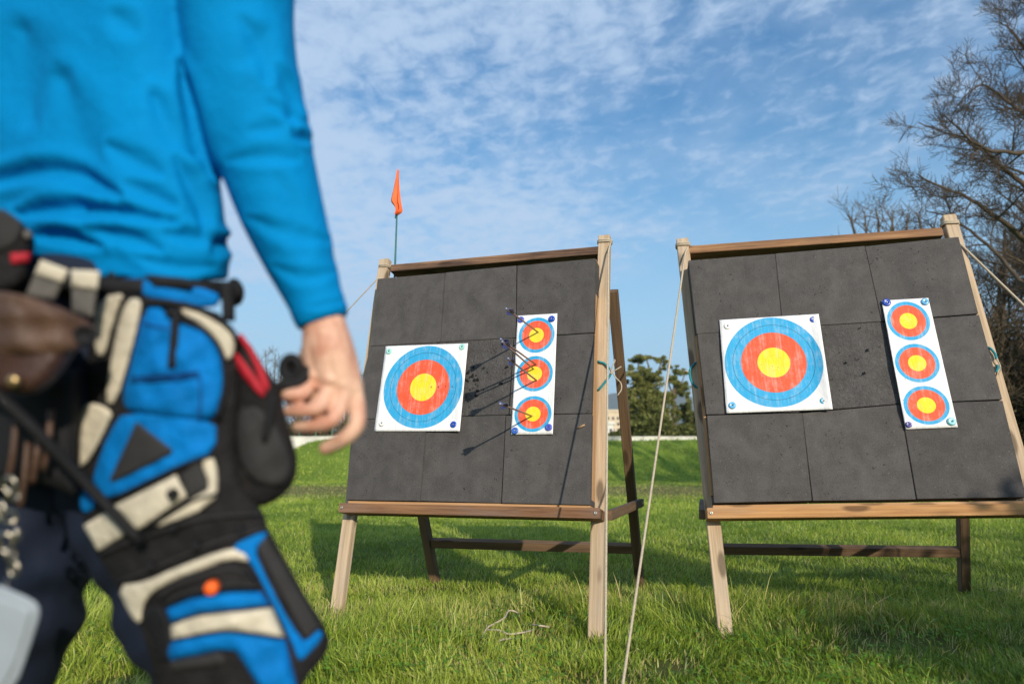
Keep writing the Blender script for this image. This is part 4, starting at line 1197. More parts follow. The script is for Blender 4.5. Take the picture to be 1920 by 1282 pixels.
HIPD = 0.98
def limb(g, pts, sides=20, n=6, squash=None):
    """tapered limb through (px, py, depth, radius in metres)"""
    C = catmull([(*at(x, y, d), r) for x, y, d, r in pts], n)
    g.tube([c[:3] for c in C], [c[3] for c in C], sides)
def build_person():
    foot = at(300, 1800, 1.08); root = empty('person', (foot.x, foot.y, 0))
    tag(root, 'person in a bright blue long-sleeved jersey and navy trousers, seen from behind', 'person')
    # ---------- body: one continuous skin
    g = Geo()
    limb(g, [(165, -290, 1.03, .085), (165, -60, 1.03, .088), (165, 200, 1.03, .08), (165, 420, 1.03, .08), (178, 620, 1.02, .085), (190, 720, 1.02, .085)])
    limb(g, [(150, -290, 1.0, .06), (150, -380, 1.0, .055), (152, -450, .99, .058)])
    c = at(152, -560, .985); g.ball(c, 0.1, 20, 14, (.78, 1.0, 1.15))
    g.ball(at(152, -545, 1.085), 0.018, 8, 6, (.8, 1.2, 1.2))                 # nose, on the far side of the head
    for sx in (-1, 1): g.ball(c+Vector((sx*.078, 0.0, -.01)), 0.03, 10, 8, (.35, .7, 1.1))   # ears
    # right arm (shoulder, elbow, wrist)
    limb(g, [(300, -240, 1.0, .055), (400, -200, .99, .058), (455, 20, .965, .048), (495, 250, .945, .042), (540, 400, .935, .040), (588, 540, .925, .031), (610, 625, .918, .0275)])
    # left arm, hanging beyond the picture
    limb(g, [(30, -240, 1.02, .055), (-70, -200, 1.03, .056), (-110, 20, 1.05, .046), (-120, 250, 1.06, .041), (-90, 460, 1.08, .032), (-75, 560, 1.09, .027)])
    g.ball(at(-70, 625, 1.095), 0.045, 12, 8, (.6, .9, 1.2))
    # legs
    limb(g, [(240, 720, 1.0, .075), (285, 960, 1.01, .065), (384, 1230, 1.02, .055), (500, 1500, 1.06, .05), (528, 1780, 1.12, .035)])
    limb(g, [(120, 720, 1.01, .075), (70, 960, 1.04, .065), (0, 1230, 1.06, .06), (-60, 1450, 1.10, .055), (-110, 1700, 1.16, .035)])
    # hand: palm
    D = .915
    def ch(pts): 
        C = catmull([(*at(x, y, d), r) for x, y, d, r in pts], 5); g.tube([c[:3] for c in C], [c[3] for c in C], 12); g.ball(C[-1][:3], C[-1][3]*0.98, 10, 8); g.ball(C[0][:3], C[0][3]*0.98, 10, 8)
    ch([(606, 610, D, .0265), (600, 655, D+.002, .024), (592, 705, D, .0165)])
    ch([(609, 610, D, .0265), (613, 655, D-.004, .024), (620, 712, D-.006, .0165)])
    ch([(612, 610, D, .0265), (628, 660, D-.002, .024), (644, 722, D-.004, .0165)])
    ch([(614, 615, D, .0255), (638, 665, D+.004, .021), (660, 728, D+.004, .0155)])
    # index, middle, ring, little: root inside the palm, knuckle, middle joint, end joint, tip
    ch([(588, 688, D-.002, .0130), (581, 716, D-.008, .0112), (568, 736, D-.022, .0098), (547, 740, D-.026, .0092), (530, 740, D-.014, .0088)])
    ch([(620, 700, D-.006, .0130), (613, 736, D-.013, .0112), (596, 764, D-.029, .0099), (566, 770, D-.027, .0092), (543, 771, D-.015, .0088)])
    ch([(645, 712, D-.004, .0125), (641, 754, D-.011, .0110), (622, 788, D-.024, .0098), (588, 798, D-.020, .0092), (560, 799, D-.008, .0086)])
    ch([(660, 716, D+.004, .0125), (669, 762, D+.002, .0118), (668, 797, D-.004, .0112), (648, 820, D-.004, .0106), (626, 833, D+.004, .0100), (610, 840, D+.008, .0090)])
    # palm heel and pads closing behind the curled fingers
    ch([(598, 690, D+.016, .022), (596, 735, D+.016, .020), (600, 770, D+.014, .017), (625, 780, D+.012, .013)])
    # knuckles
    for x, y, dd, r in ((588, 702, -.012, .0085), (619, 710, -.017, .009), (643, 719, -.013, .0085), (661, 728, -.004, .008)): g.ball(at(x, y, D+dd), r, 10, 8)
    # thumb: leaves the side of the palm near its base, behind the black grip
    ch([(588, 650, D+.012, .0155), (571, 690, D+.020, .0135), (556, 722, D+.020, .0118), (544, 745, D+.014, .0095)])
    V, N, F = fuse(g, 0.0022, 2)
    body = mesh_obj('body', V, F, M['skin'], root, True, base=(foot.x, foot.y, 0))
    # hair
    g = Geo(); g.ball(c+Vector((0, -.012, .022)), 0.104, 20, 14, (.82, 1.0, 1.1))
    V, N, F = fuse(g, 0.008, 4)
    V[:, 2] += 0.004*np.sin(V[:, 0]*140)*np.sin(V[:, 1]*120)
    mesh_obj('hair', V, F, M['hair'], root, True)
    # ---------- shirt: torso and sleeves fused, then draped folds
    g = Geo()
    rings = [(-330, -10, 300, .99, .075), (-280, -60, 345, .995, .105), (-200, -160, 360, .995, .125), (-60, -155, 352, .99, .130), (60, -150, 362, .985, .128), (160, -150, 378, .98, .124), (260, -153, 397, .975, .122),
             (340, -157, 413, .972, .122), (400, -160, 420, .97, .123), (450, -163, 427, .97, .124), (500, -163, 429, .97, .125), (524, -161, 428, .97, .124)]
    RR = catmull(rings, 5); Vs = []; Fs = []; K = 48
    for (py, xl, xr, d, dr) in RR:
        hem = max(0, (py-380)/145)
        for k in range(K):
            a = 2*math.pi*k/K
            cx = (xl+xr)/2+(xr-xl)/2*math.copysign(abs(math.cos(a))**0.85, math.cos(a))
            yy = py+hem*(-34*max(0, (215-cx)/230)**1.5 if cx < 215 else 4*math.sin((cx-215)/215*3.14))
            # turned body: right flank nearer the lens than the left
            Vs.append(at(cx, yy, d+dr*math.sin(a)*0.92-0.085*((cx-250)/300)*(1 if cx < 250 else 0.35)))
    for i in range(len(RR)-1):
        for k in range(K): Fs.append((i*K+k, i*K+(k+1) % K, (i+1)*K+(k+1) % K, (i+1)*K+k))
    Fs.append(tuple(range(K-1, -1, -1))); Fs.append(tuple((len(RR)-1)*K+k for k in range(K)))
    g.add(Vs, Fs)
    limb(g, [(300, -250, 1.0, .085), (390, -210, .985, .088), (437, -50, .955, .078), (447, 60, .95, .0735), (468, 180, .94, .0685), (492, 270, .935, .0635), (522, 370, .93, .0575), (556, 470, .925, .0475), (590, 560, .92, .037), (607, 606, .917, .0335)], 28)
    limb(g, [(40, -250, 1.02, .085), (-55, -210, 1.03, .085), (-105, 20, 1.05, .07), (-118, 250, 1.06, .062), (-90, 460, 1.08, .045), (-76, 545, 1.09, .037)], 20)
    cuff = catmull([(*at(595, 574, .919), .0372), (*at(606, 604, .917), .0352)], 3)
    g.tube([c_[:3] for c_ in cuff], [c_[3] for c_ in cuff], 28)
    V, N, F = fuse(g, 0.0048, 5)
    px, py, z = project(V)
    folds = [([(-40, 340), (0, 335), (75, 322), (135, 325), (200, 357), (235, 372)], 15, .012), ([(30, 402), (100, 393), (200, 396), (330, 418)], 13, .013), ([(60, 443), (125, 445), (195, 463)], 12, .011),
             ([(170, 434), (240, 445), (305, 472)], 12, .009), ([(290, 180), (320, 240), (368, 290)], 22, .007), ([(205, 275), (300, 328)], 16, .007), ([(245, 348), (330, 388)], 13, .007), ([(315, 440), (420, 452)], 11, .009),
             ([(395, 472), (432, 450)], 11, .012), ([(215, 30), (255, 60)], 18, .005), ([(545, 250), (580, 266)], 8, .009), ([(470, 246), (530, 238)], 12, .004), ([(455, 120), (500, 60)], 22, .003), ([(340, 120), (362, 230), (395, 330)], 16, .010), ([(330, 300), (372, 380), (380, 430)], 14, .008),
             ([(572, 580), (652, 562)], 5, .005), ([(120, 150), (160, 300), (150, 380)], 40, .006), ([(500, 190), (535, 215), (572, 232)], 9, .005), ([(430, 300), (500, 292), (560, 300)], 12, .0045), ([(470, 410), (540, 436), (612, 452)], 13, .004), ([(455, 40), (490, 90), (500, 150)], 18, .005), ([(515, 500), (570, 520), (628, 510)], 10, .0035), ([(520, 130), (545, 180), (548, 240)], 13, .0045), ([(40, 60), (60, 220)], 45, .006), ([(250, 480), (330, 500), (400, 500)], 10, .006), ([(520, 330), (560, 420), (570, 480)], 20, .003)]
    disp = np.zeros(len(V))
    front = (N@np.array(FWD)) < 0.25
    for pl, w, a in folds:
        Q = np.array(catmull(pl, 6))
        dmin = np.full(len(V), 1e9)
        for i in range(len(Q)-1):
            p0, p1 = Q[i], Q[i+1]; e = p1-p0; L2 = e@e
            t = np.clip(((px-p0[0])*e[0]+(py-p0[1])*e[1])/L2, 0, 1)
            # taper at the ends of the fold
            s = (i+t)/(len(Q)-1)
            dd = np.hypot(px-p0[0]-t*e[0], py-p0[1]-t*e[1])/np.clip(np.sin(np.pi*np.clip(s, .06, .94))**0.5, .35, 1)
            dmin = np.minimum(dmin, dd)
        disp += a*(-np.exp(-(dmin/w)**2)+0.55*np.exp(-((dmin-1.9*w)/(w*1.1))**2))
    disp += 0.0012*np.sin(V[:, 0]*21+V[:, 2]*12)*np.sin(V[:, 2]*19-V[:, 0]*9)
    V = V+N*np.where(front, disp, disp*0.4)[:, None]
    o = mesh_obj('jersey', V, F, M['shirt'], root, True)
    o.modifiers.new('soft', 'SMOOTH').iterations = 4
    # ---------- trousers
    g = Geo()
    limb(g, [(180, 500, .985, .128), (180, 600, .985, .132), (185, 740, .99, .138), (185, 800, .995, .12)], 28)
    limb(g, [(240, 700, .99, .105), (262, 900, 1.0, .098), (316, 1090, 1.01, .082), (398, 1270, 1.02, .076), (500, 1500, 1.06, .068), (530, 1760, 1.12, .058)])
    limb(g, [(120, 700, 1.0, .105), (78, 900, 1.03, .098), (45, 1090, 1.05, .090), (-8, 1280, 1.07, .082), (-65, 1450, 1.10, .07), (-118, 1700, 1.16, .058)])
    V, N, F = fuse(g, 0.007, 5)
    d = 0.006*np.sin(V[:, 2]*46+V[:, 0]*21+2*np.sin(V[:, 0]*30))*np.clip((0.95-V[:, 2])*4, 0, 1)+0.003*np.sin(V[:, 2]*90-V[:, 0]*60)
    V = V+N*d[:, None]
    mesh_obj('trousers', V, F, M['navy'], root, True)
    for (x, y, dd) in ((530, 1800, 1.12), (-122, 1735, 1.16)):
        p = at(x, y, dd); g = Geo()
        g.ball((p.x, p.y, .05), .05, 14, 10, (1.0, 1.2, 1.0)); g.tube([(p.x, p.y-.06, .045), (p.x, p.y+.08, .045), (p.x, p.y+.17, .035)], [.042, .045, .03], 14); g.ball((p.x, p.y+.17, .036), .032, 12, 8, (1.1, 1.2, .9))
        V, N, F = fuse(g, .006, 4); mesh_obj('shoe', V, F, M['black'], root, True)
    # belt
    Vs = []; Fs = []; K = 40
    for (dy, grow) in ((0, 0), (0, .008), (34, .008), (34, 0)):
        for k in range(K):
            a = 2*math.pi*k/K
            Vs.append(at(172+258*math.cos(a)+grow*1300*math.cos(a)*.6, 520+dy+8*math.cos(a), .972+(.128+grow)*math.sin(a)*.95-0.03*math.cos(a)))
    for i in range(4):
        for k in range(K): Fs.append((i*K+k, i*K+(k+1) % K, ((i+1) % 4)*K+(k+1) % K, ((i+1) % 4)*K+k))
    mesh_obj('belt', [tuple(v) for v in Vs], Fs, M['black'], root, True)
    return root
PERSON = build_person()

# ---------- padded pieces cut to an outline, laid on a curved body
def chaikin(P, n):
    for _ in range(n):
        Q = []
        for i in range(len(P)):
            a, b = P[i], P[(i+1) % len(P)]
            Q += [(a[0]*.75+b[0]*.25, a[1]*.75+b[1]*.25), (a[0]*.25+b[0]*.75, a[1]*.25+b[1]*.75)]
        P = Q
    return P
def puff(outline, depth, thick, back, step=6.0, edge=8.0, smooth=1, bump=None, grow=1.2):
    """closed padded solid: outline in pixels, depth(x,y) its seat, thick the padding, back its depth behind"""
    P = chaikin(outline, smooth); thick = thick*0.42 if thick < .0125 else thick*.75
    # resample border
    B = []
    for i in range(len(P)):
        a, b = P[i], P[(i+1) % len(P)]; L = math.hypot(b[0]-a[0], b[1]-a[1]); n = max(1, int(round(L/step)))
        for k in range(n): B.append((a[0]+(b[0]-a[0])*k/n, a[1]+(b[1]-a[1])*k/n))
    Ba = np.array(B)
    if grow:
        tg = np.roll(Ba, -1, 0)-np.roll(Ba, 1, 0); nm = np.stack([tg[:, 1], -tg[:, 0]], 1); nm /= np.linalg.norm(nm, axis=1)[:, None]+1e-9
        ar = (Ba[:, 0]*np.roll(Ba[:, 1], -1)-np.roll(Ba[:, 0], -1)*Ba[:, 1]).sum()
        Ba = Ba+nm*grow*(1 if ar > 0 else -1); B = [tuple(p) for p in Ba]
    A = Ba; Bn = np.roll(Ba, -1, 0)
    x0, y0 = Ba.min(0); x1, y1 = Ba.max(0)
    gx, gy = np.meshgrid(np.arange(x0, x1, step), np.arange(y0, y1, step)); gx[1::2] += step/2
    pts = np.stack([gx.ravel(), gy.ravel()], 1)
    def inside_dist(p):
        c = np.zeros(len(p), bool); dm = np.full(len(p), 1e9)
        for a, b in zip(A, Bn):
            cond = ((a[1] > p[:, 1]) != (b[1] > p[:, 1]))
            xx = a[0]+(p[:, 1]-a[1])*(b[0]-a[0])/((b[1]-a[1]) if abs(b[1]-a[1]) > 1e-9 else 1e-9)
            c ^= cond & (p[:, 0] < xx)
            e = b-a; t = np.clip(((p-a)@e)/max(e@e, 1e-9), 0, 1)
            dm = np.minimum(dm, np.hypot(*(p-a-t[:, None]*e).T))
        return c, dm
    ins, dm = inside_dist(pts)
    pts = pts[ins & (dm > step*0.55)]
    allp = np.concatenate([Ba, pts]); nb = len(Ba)
    r = delaunay_2d_cdt([Vector(p) for p in allp], [], [list(range(nb))], 1, 1e-5)
    v2 = np.array([tuple(v) for v in r[0]]); tris = [tuple(f) for f in r[2]]
    _, dm = inside_dist(v2)
    orig = r[3]
    bidx = {}
    for i, o in enumerate(orig):
        for k in o:
            if k < nb: bidx[k] = i
    for i in bidx.values(): dm[i] = 0
    q = np.clip(dm/edge, 0, 1); hgt = thick*np.sqrt(np.clip(1-(1-q)**2, 0, 1))
    if bump is not None: hgt = hgt+bump(v2[:, 0], v2[:, 1])*q
    V = [at(x, y, depth(x, y)-h) for (x, y), h in zip(v2, hgt)]; n = len(V)
    V += [at(x, y, depth(x, y)+back) for x, y in v2]
    F = []
    for t in tris:
        a, b, c = t
        # faces turned to the lens
        s = (v2[b][0]-v2[a][0])*(v2[c][1]-v2[a][1])-(v2[b][1]-v2[a][1])*(v2[c][0]-v2[a][0])
        if s > 0: t = (a, c, b)
        F.append(t); F.append((t[0]+n, t[2]+n, t[1]+n))
    ring = [bidx[k] for k in range(nb)]
    for i in range(nb):
        a, b = ring[i], ring[(i+1) % nb]; F.append((a, b, b+n, a+n))
    bm = bmesh.new(); vs = [bm.verts.new(v) for v in V]
    for f in F:
        try: bm.faces.new([vs[i] for i in f])
        except ValueError: pass
    bmesh.ops.recalc_face_normals(bm, faces=bm.faces[:])
    bm.verts.index_update()
    Vo = [tuple(v.co) for v in bm.verts]; Fo = [tuple(v.index for v in f.verts) for f in bm.faces]; bm.free()
    return Vo, Fo
def piece(name, outline, mat, parent, depth, thick=.006, back=.006, **k):
    V, F = puff(outline, depth, thick, back, **k)
    o = mesh_obj(name, V, F, mat, parent, True)
    return o

def qaxis(y): return 300+(y-560)*0.13 if y < 950 else 350+(y-950)*0.26
def qd(x, y):
    t = (x-qaxis(y))/190.0
    return 0.822+0.052*min(abs(t), 1.35)**2-0.00003*(y-800)
def build_quiver():
    base = at(330, 900, .86)
    root = empty('hip_quiver', base); tag(root, 'blue, cream and black padded hip quiver with zipped pockets hanging from the archer\'s belt', 'quiver')
    wr = lambda x, y: 0.0016*np.sin(x*.05+y*.09)+0.0012*np.sin(x*.11-y*.045)
    piece('body', [(182, 566), (226, 550), (400, 578), (438, 618), (448, 700), (438, 900), (492, 955), (503, 1000), (560, 1100), (618, 1188), (612, 1226), (568, 1272), (545, 1345), (292, 1345), (282, 1205), (217, 1095), (172, 1022), (143, 905), (148, 770)],
          M['nylon'], root, lambda x, y: qd(x, y)+.006, .012, .075, edge=26, step=11, bump=wr)
    def P_(name, o, m, th=.006, lift=.007, **k):
        lift = lift*.62
        return piece(name, o, M[m], root, lambda x, y: qd(x, y)-lift, th, lift+.004, **k)
    # upper pocket
    P_('trim', [(176, 600), (194, 557), (233, 550), (222, 570), (206, 620), (194, 668), (179, 662)], 'cream')
    P_('trim', [(142, 785), (162, 757), (182, 757), (211, 772), (203, 792), (170, 855), (150, 878), (139, 866)], 'cream', .008)
    P_('trim', [(241, 560), (266, 562), (259, 599), (243, 664), (216, 755), (197, 755), (211, 664), (224, 599)], 'cream')
    P_('pocket', [(271, 577), (303, 577), (312, 593), (349, 612), (388, 621), (416, 666), (421, 725), (405, 783), (376, 789), (240, 772), (229, 745), (244, 688)], 'qblue', .014, .008, edge=30, bump=lambda x, y: 0.003*np.exp(-((y-712-(x-240)*-.04)/9)**2)*-1+wr(x, y)*1.2)
    P_('panel', [(234, 770), (405, 782), (404, 848), (330, 876), (205, 938), (178, 914), (174, 892), (205, 812)], 'qblue', .009, .006, edge=16, bump=wr)
    P_('mesh_patch', [(256, 792), (322, 843), (318, 850), (210, 903), (207, 898)], 'char', .003, .016, smooth=0, edge=6)
    P_('trim', [(331, 576), (365, 580), (410, 600), (437, 624), (440, 656), (428, 678), (418, 658), (397, 623), (365, 599), (341, 588)], 'cream', .007, .009)
    P_('zipper', [(270, 566), (300, 560), (360, 570), (410, 590), (440, 618), (448, 640), (441, 642), (434, 622), (405, 600), (360, 578), (305, 571), (272, 573)], 'black', .004, .015, edge=5)
    P_('panel', [(340, 889), (372, 862), (392, 915), (353, 934)], 'char', .004, smooth=0)
    P_('trim', [(376, 862), (397, 851), (408, 886), (404, 945), (266, 998), (355, 939), (397, 915)], 'cream', .005, .006)
    P_('flap', [(215, 948), (330, 891), (349, 930), (256, 993)], 'cream', .009, .010, smooth=0, edge=9)
    P_('trim', [(157, 985), (203, 959), (239, 998), (184, 1031)], 'cream', .008, smooth=0, edge=10)
    P_('panel', [(149, 922), (159, 919), (183, 947), (154, 965)], 'qblue', .006)
    # snaps along the black band
    for (x, y, r, l_, m) in ((323, 926, 10, .021, 'black'), (367, 1023, 9, .012, 'black'), (283, 1062, 9, .012, 'black'), (450, 992, 8, .012, 'black'), (325, 990, 7, .014, 'black')):
        g = Geo(); rr = r/FPX*.82; g.lathe(at(x, y, qd(x, y)-l_+.002), -FWD, [(rr, -.004), (rr, .002), (rr*.8, .004), (rr*.3, .0035)], 16); g.obj('snap', M[m], root)
    g = Geo(); rr = 12.5/FPX*.8; g.lathe(at(397, 1101, qd(397, 1101)-.022), -FWD, [(rr, -.008), (rr, .003), (rr*.8, .006), (rr*.3, .0068)], 18); g.obj('button', M['orange'], root)
    # lower pocket
    P_('trim', [(219, 1098), (271, 1092), (330, 1065), (414, 1033), (452, 1027), (471, 1048), (466, 1052), (432, 1045), (372, 1068), (323, 1086), (280, 1110), (265, 1140), (263, 1170), (245, 1152)], 'cream', .006, .006)
    P_('panel', [(427, 1027), (500, 993), (498, 1010), (477, 1029), (489, 1063), (526, 1138), (564, 1198), (575, 1202), (601, 1177), (605, 1195), (571, 1232), (560, 1238), (548, 1202), (507, 1120), (466, 1043)], 'qblue', .007, .006)
    P_('side_panel', [(483, 1027), (499, 1003), (600, 1174), (575, 1197)], 'char', .006, .007, smooth=0, edge=9)
    P_('pocket', [(300, 1110), (330, 1090), (420, 1056), (462, 1062), (490, 1106), (432, 1110), (357, 1121), (312, 1140)], 'nylon', .014, .005, edge=16)
    P_('pocket', [(312, 1142), (357, 1121), (432, 1109), (491, 1109), (507, 1135), (376, 1149), (320, 1167)], 'qblue', .015, .006, smooth=0, edge=14, bump=wr)
    P_('trim', [(320, 1168), (376, 1150), (508, 1136), (533, 1195), (425, 1182), (323, 1199)], 'cream', .016, .006, smooth=0, edge=12, bump=wr)
    P_('pocket', [(323, 1200), (425, 1183), (534, 1197), (556, 1284), (545, 1320), (500, 1310), (443, 1219), (413, 1217), (320, 1237), (312, 1221)], 'qblue', .014, .006, smooth=0, edge=14, bump=wr)
    P_('strap', [(262, 1150), (300, 1128), (322, 1180), (318, 1238), (300, 1240), (285, 1190)], 'black', .010, .006)
    P_('strap', [(318, 1240), (412, 1222), (424, 1234), (420, 1244), (325, 1256)], 'char', .006, .016, smooth=0, edge=5)
    # zip pull and tags
    P_('zipper_pull', [(312, 578), (340, 580), (340, 591), (312, 592)], 'black', .006, .024, smooth=0, edge=4)
    P_('zipper_pull', [(322, 590), (336, 590), (333, 640), (328, 690), (314, 690), (319, 640)], 'black', .006, .026, smooth=0, edge=4)
    P_('tag', [(346, 655), (353, 653), (361, 662), (357, 665)], 'cream', .002, .0245, smooth=0, edge=2, step=4)
    def seam(pl, m, r, lift):
        g = Geo(); g.tube([tuple(at(x, y, qd(x, y)-lift)) for x, y in catmull(pl, 6)], r, 6); g.obj('seam', M[m], root)
    seam([(246, 708), (300, 704), (372, 697)], 'qnavy', .0013, .0168); seam([(246, 716), (300, 712), (374, 705)], 'qnavy', .0013, .0168)
    seam([(375, 706), (376, 745), (374, 785)], 'qnavy', .0013, .0168); seam([(268, 604), (290, 612), (318, 618)], 'qnavy', .0013, .0168)
    seam([(334, 594), (362, 606), (392, 626), (416, 662), (422, 722), (408, 784)], 'black', .0026, .0115)
    seam([(206, 938), (330, 878), (404, 850)], 'black', .0022, .008); seam([(262, 1000), (352, 943), (406, 925)], 'black', .0016, .009)
    seam([(300, 1118), (330, 1096), (420, 1066), (460, 1072)], 'char', .0022, .0165); seam([(310, 1132), (345, 1112), (430, 1096), (484, 1098)], 'char', .0016, .017)
    seam([(188, 1038), (260, 1010), (380, 972), (492, 962)], 'char', .0018, .007); seam([(222, 1090), (300, 1060), (400, 1018), (500, 990)], 'char', .0018, .007)
    seam([(320, 1169), (376, 1151), (508, 1136)], 'black', .0014, .0165); seam([(323, 1199), (425, 1183), (533, 1196)], 'black', .0014, .0165)
    seam([(504, 1000), (555, 1092), (608, 1186)], 'black', .0026, .004)
    # belt side
    dd = lambda x, y: .842+.03*((x-300)/140)**2
    piece('yoke', [(205, 524), (264, 521), (300, 532), (408, 545), (412, 572), (380, 577), (284, 558), (205, 548)], M['qblue'], root, dd, .006, .012)
    for o in ([(415, 528), (438, 528), (440, 602), (418, 600)], [(203, 512), (214, 512), (214, 556), (204, 556)], [(195, 600), (212, 590), (200, 690), (190, 760), (178, 760), (183, 680)]):
        piece('strap', o, M['black'], root, lambda x, y: dd(x, y)-.006, .005, .010, smooth=0, edge=5)
    piece('strap', [(272, 516), (340, 522), (362, 528), (358, 541), (290, 536)], M['black'], root, lambda x, y: .838, .004, .006, smooth=0, edge=5)
    # black webbing running down across the quiver
    g = Geo(); g.tube(catmull([tuple(at(-30, 715, .735)), tuple(at(60, 800, .75)), tuple(at(170, 915, .785)), tuple(at(264, 1016, .800))], 6), .0060, 10)
    g.obj('strap', M['black'], root)
    # right side pouch with crimson piping
    rd = lambda x, y: .868+.03*((x-480)/90)**2
    sp = piece('side_pouch', [(440, 640), (456, 626), (508, 710), (524, 722), (531, 770), (549, 830), (557, 862), (553, 900), (527, 932), (488, 951), (450, 944), (418, 922), (430, 800)], M['nylon'], root, rd, .022, .05, edge=34, bump=wr)
    WORLD[sp.name] = sp.matrix_basis.copy()
    piece('piping', [(444, 628), (456, 626), (507, 716), (497, 744), (472, 668)], M['crimson'], sp, lambda x, y: rd(x, y)-.016, .006, .014, edge=6)
    piece('piping', [(439, 662), (446, 664), (498, 733), (492, 748), (443, 690)], M['crimson'], sp, lambda x, y: rd(x, y)-.020, .006, .014, edge=6)
    piece('pocket', [(440, 770), (490, 760), (535, 830), (548, 880), (525, 915), (470, 900), (445, 850)], M['char'], sp, lambda x, y: rd(x, y)-.022, .012, .014, edge=22, bump=wr)
    piece('zipper_pull', [(505, 745), (518, 738), (512, 790), (500, 828), (490, 826), (498, 780)], M['black'], sp, lambda x, y: rd(x, y)-.030, .005, .012, edge=5)
build_quiver()

def release():
    b = at(545, 700, .888); root = empty('release_aid', b); tag(root, 'black clip with a round hole held between the archer\'s thumb and fingers', 'release aid')
    g = Geo(); c = at(546, 690, .895)
    X = Vector((1, 0, 0)); 
    pts = [c+(X*math.cos(a)*0.0100+UP*math.sin(a)*0.0125) for a in np.linspace(0, 2*math.pi, 25)]
    g.tube(pts, .0068, 10, cap=False)
    g.tube([c+FWD*.003, c+FWD*.016], .0125, 16); g.obj('ring', M['black'], root)
    g = Geo(); g.tube(catmull([tuple(at(528, 716, .893)), tuple(at(546, 722, .893)), tuple(at(566, 712, .897)), tuple(at(574, 690, .905))], 6), [.009]*19, 10); g.obj('grip', M['black'], root)
    g = Geo(); g.tube(catmull([tuple(at(530, 718, .890)), tuple(at(516, 738, .872)), tuple(at(503, 790, .850))], 6), .0055, 8); g.obj('lanyard', M['nylon'], root)
release()

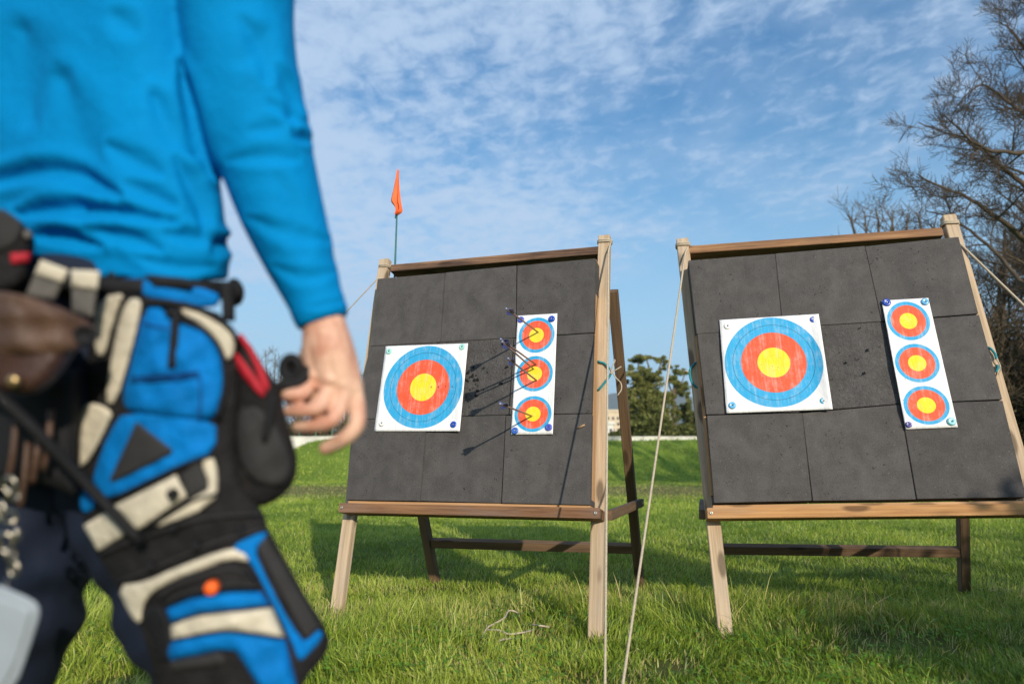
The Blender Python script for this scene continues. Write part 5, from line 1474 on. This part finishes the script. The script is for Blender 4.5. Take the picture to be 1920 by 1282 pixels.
def belt_things():
    # big worn leather pouch at the left edge
    ld = lambda x, y: .735+.03*((x-40)/120)**2
    root = empty('leather_pouch', at(50, 640, .75)); tag(root, 'worn brown leather pouch with a rivet on the archer\'s belt', 'pouch')
    piece('body', [(-70, 560), (0, 552), (60, 560), (120, 590), (150, 640), (132, 676), (98, 718), (59, 741), (-10, 730), (-80, 700)], M['leatherd'], root, lambda x, y: ld(x, y)+.004, .018, .04, edge=30, bump=lambda x, y: .002*np.sin(x*.06+y*.05))
    piece('flap', [(-72, 552), (0, 546), (33, 552), (98, 570), (168, 603), (182, 618), (178, 648), (150, 652), (136, 664), (40, 662), (-70, 668)], M['leather'], root, lambda x, y: ld(x, y)-.010, .010, .012, edge=14, bump=lambda x, y: .002*np.sin(x*.07-y*.03)+.0015*np.sin(y*.12))
    g = Geo(); g.lathe(at(25, 714, ld(25, 714)-.018), -FWD, [(.0062, -.006), (.0062, .001), (.0045, .003), (.001, .0036)], 16); g.obj('rivet', M['brass'], root)
    g = Geo(); g.lathe(at(158, 628, ld(158, 628)-.018), -FWD+Vector((.4, 0, 0)), [(.011, -.004), (.011, .002), (.008, .003), (.0076, .0005)], 16); g.obj('eyelet', M['black'], root)
    for o, t in (([(76, 489), (127, 508), (101, 563), (48, 554)], 0), ([(134, 508), (186, 511), (174, 595), (136, 583)], 1)):
        lp = piece('belt_loop', o, M['loopgrey'], root, lambda x, y: .80, .006, .012, smooth=0, edge=8)  # grey paints in the shade on the strap below its cream top
        tp = [lerp2(o[0], o[3], -.02), lerp2(o[1], o[2], -.02), lerp2(o[1], o[2], .38), lerp2(o[0], o[3], .38)]
        piece('loop_top', tp, M['cream'], lp, lambda x, y: .795, .006, .008, smooth=0, edge=8)
    # black arm pouch above it
    root = empty('accessory_pouch', at(10, 470, .82)); tag(root, 'black nylon pouch with a crimson stripe high on the belt at the left picture edge', 'pouch')
    ad = lambda x, y: .80+.02*((x-0)/70)**2
    piece('body', [(-80, 400), (0, 396), (33, 414), (60, 436), (66, 462), (50, 540), (-20, 552), (-80, 545)], M['nylon'], root, ad, .018, .05, edge=22)
    piece('flap', [(-80, 396), (0, 390), (33, 410), (48, 428), (20, 470), (-80, 490)], M['char'], root, lambda x, y: ad(x, y)-.014, .008, .012, edge=12)
    piece('stripe', [(20, 476), (56, 474), (54, 491), (22, 494)], M['crimson'], root, lambda x, y: ad(x, y)-.016, .004, .012, smooth=0, edge=4)
    piece('buckle', [(44, 432), (58, 434), (60, 448), (46, 447)], M['loopgrey'], root, lambda x, y: ad(x, y)-.016, .004, .012, edge=4, step=4)
    # dark pouch with leather thongs hanging under the leather one
    root = empty('thong_pouch', at(70, 820, .83)); tag(root, 'dark pouch with hanging leather thongs beneath the brown leather pouch', 'pouch')
    piece('body', [(-80, 715), (60, 735), (120, 690), (158, 690), (146, 790), (140, 880), (150, 935), (90, 905), (30, 900), (-80, 890)], M['black'], root, lambda x, y: .835+.02*((x-60)/110)**2, .015, .05, edge=30)
    for x, y0, y1 in ((22, 790, 900), (44, 830, 950), (66, 800, 905), (88, 770, 880)):
        g = Geo(); g.tube(catmull([tuple(at(x+8, y0, .812)), tuple(at(x+3, (y0+y1)/2, .80)), tuple(at(x-6, y1, .805))], 5), .0035, 8); g.obj('thong', M['leather'], root)
    # knob behind the hem
    root = empty('belt_buckle', at(442, 548, .95)); tag(root, 'rounded black buckle sticking out at the right end of the archer\'s belt', 'buckle')
    piece('clasp', [(428, 524), (444, 522), (456, 537), (458, 555), (450, 572), (432, 574)], M['black'], root, lambda x, y: .935, .014, .03, edge=12)
    piece('keeper', [(436, 540), (450, 538), (452, 556), (438, 560)], M['nylon'], root, lambda x, y: .918, .005, .008, edge=5)
    # chain with a pale card
    root = empty('key_chain', at(20, 960, .72)); tag(root, 'short bright metal chain hanging at the left picture edge', 'chain')
    for i in range(8):
        x = 18+13*math.sin(i*2.1)+5*math.sin(i*5.3); y = 908+i*22+6*math.sin(i*3.7); c = at(x, y, .72+.004*math.sin(i*3)); a0 = i*1.3
        X = Vector((math.cos(a0), math.sin(a0), 0))
        g = Geo(); pts = [c+X*math.cos(a)*.006+UP*math.sin(a)*(.0075+.0022*math.sin(i*4)) for a in np.linspace(0, 2*math.pi, 21)]
        g.tube(pts, .0019, 6, cap=False); g.obj('link', M['chrome'], root)
    root = empty('score_card', at(10, 1200, .70)); tag(root, 'pale grey card holder hanging from the chain at the left picture edge', 'card')
    piece('sleeve', [(-60, 1078), (0, 1098), (62, 1124), (74, 1140), (70, 1165), (24, 1300), (-40, 1345), (-90, 1320)], M['card'], root, lambda x, y: .70, .003, .005, edge=5)
    piece('sheet', [(-50, 1110), (0, 1120), (52, 1140), (58, 1152), (15, 1280), (-30, 1310)], M['loopgrey'] if False else M['card'], root, lambda x, y: .6965, .001, .002, edge=3)
    g = Geo(); g.tube([at(14, 1085, .715), at(10, 1120, .70)], .002, 6); g.obj('hanger', M['chrome'], root)
belt_things()
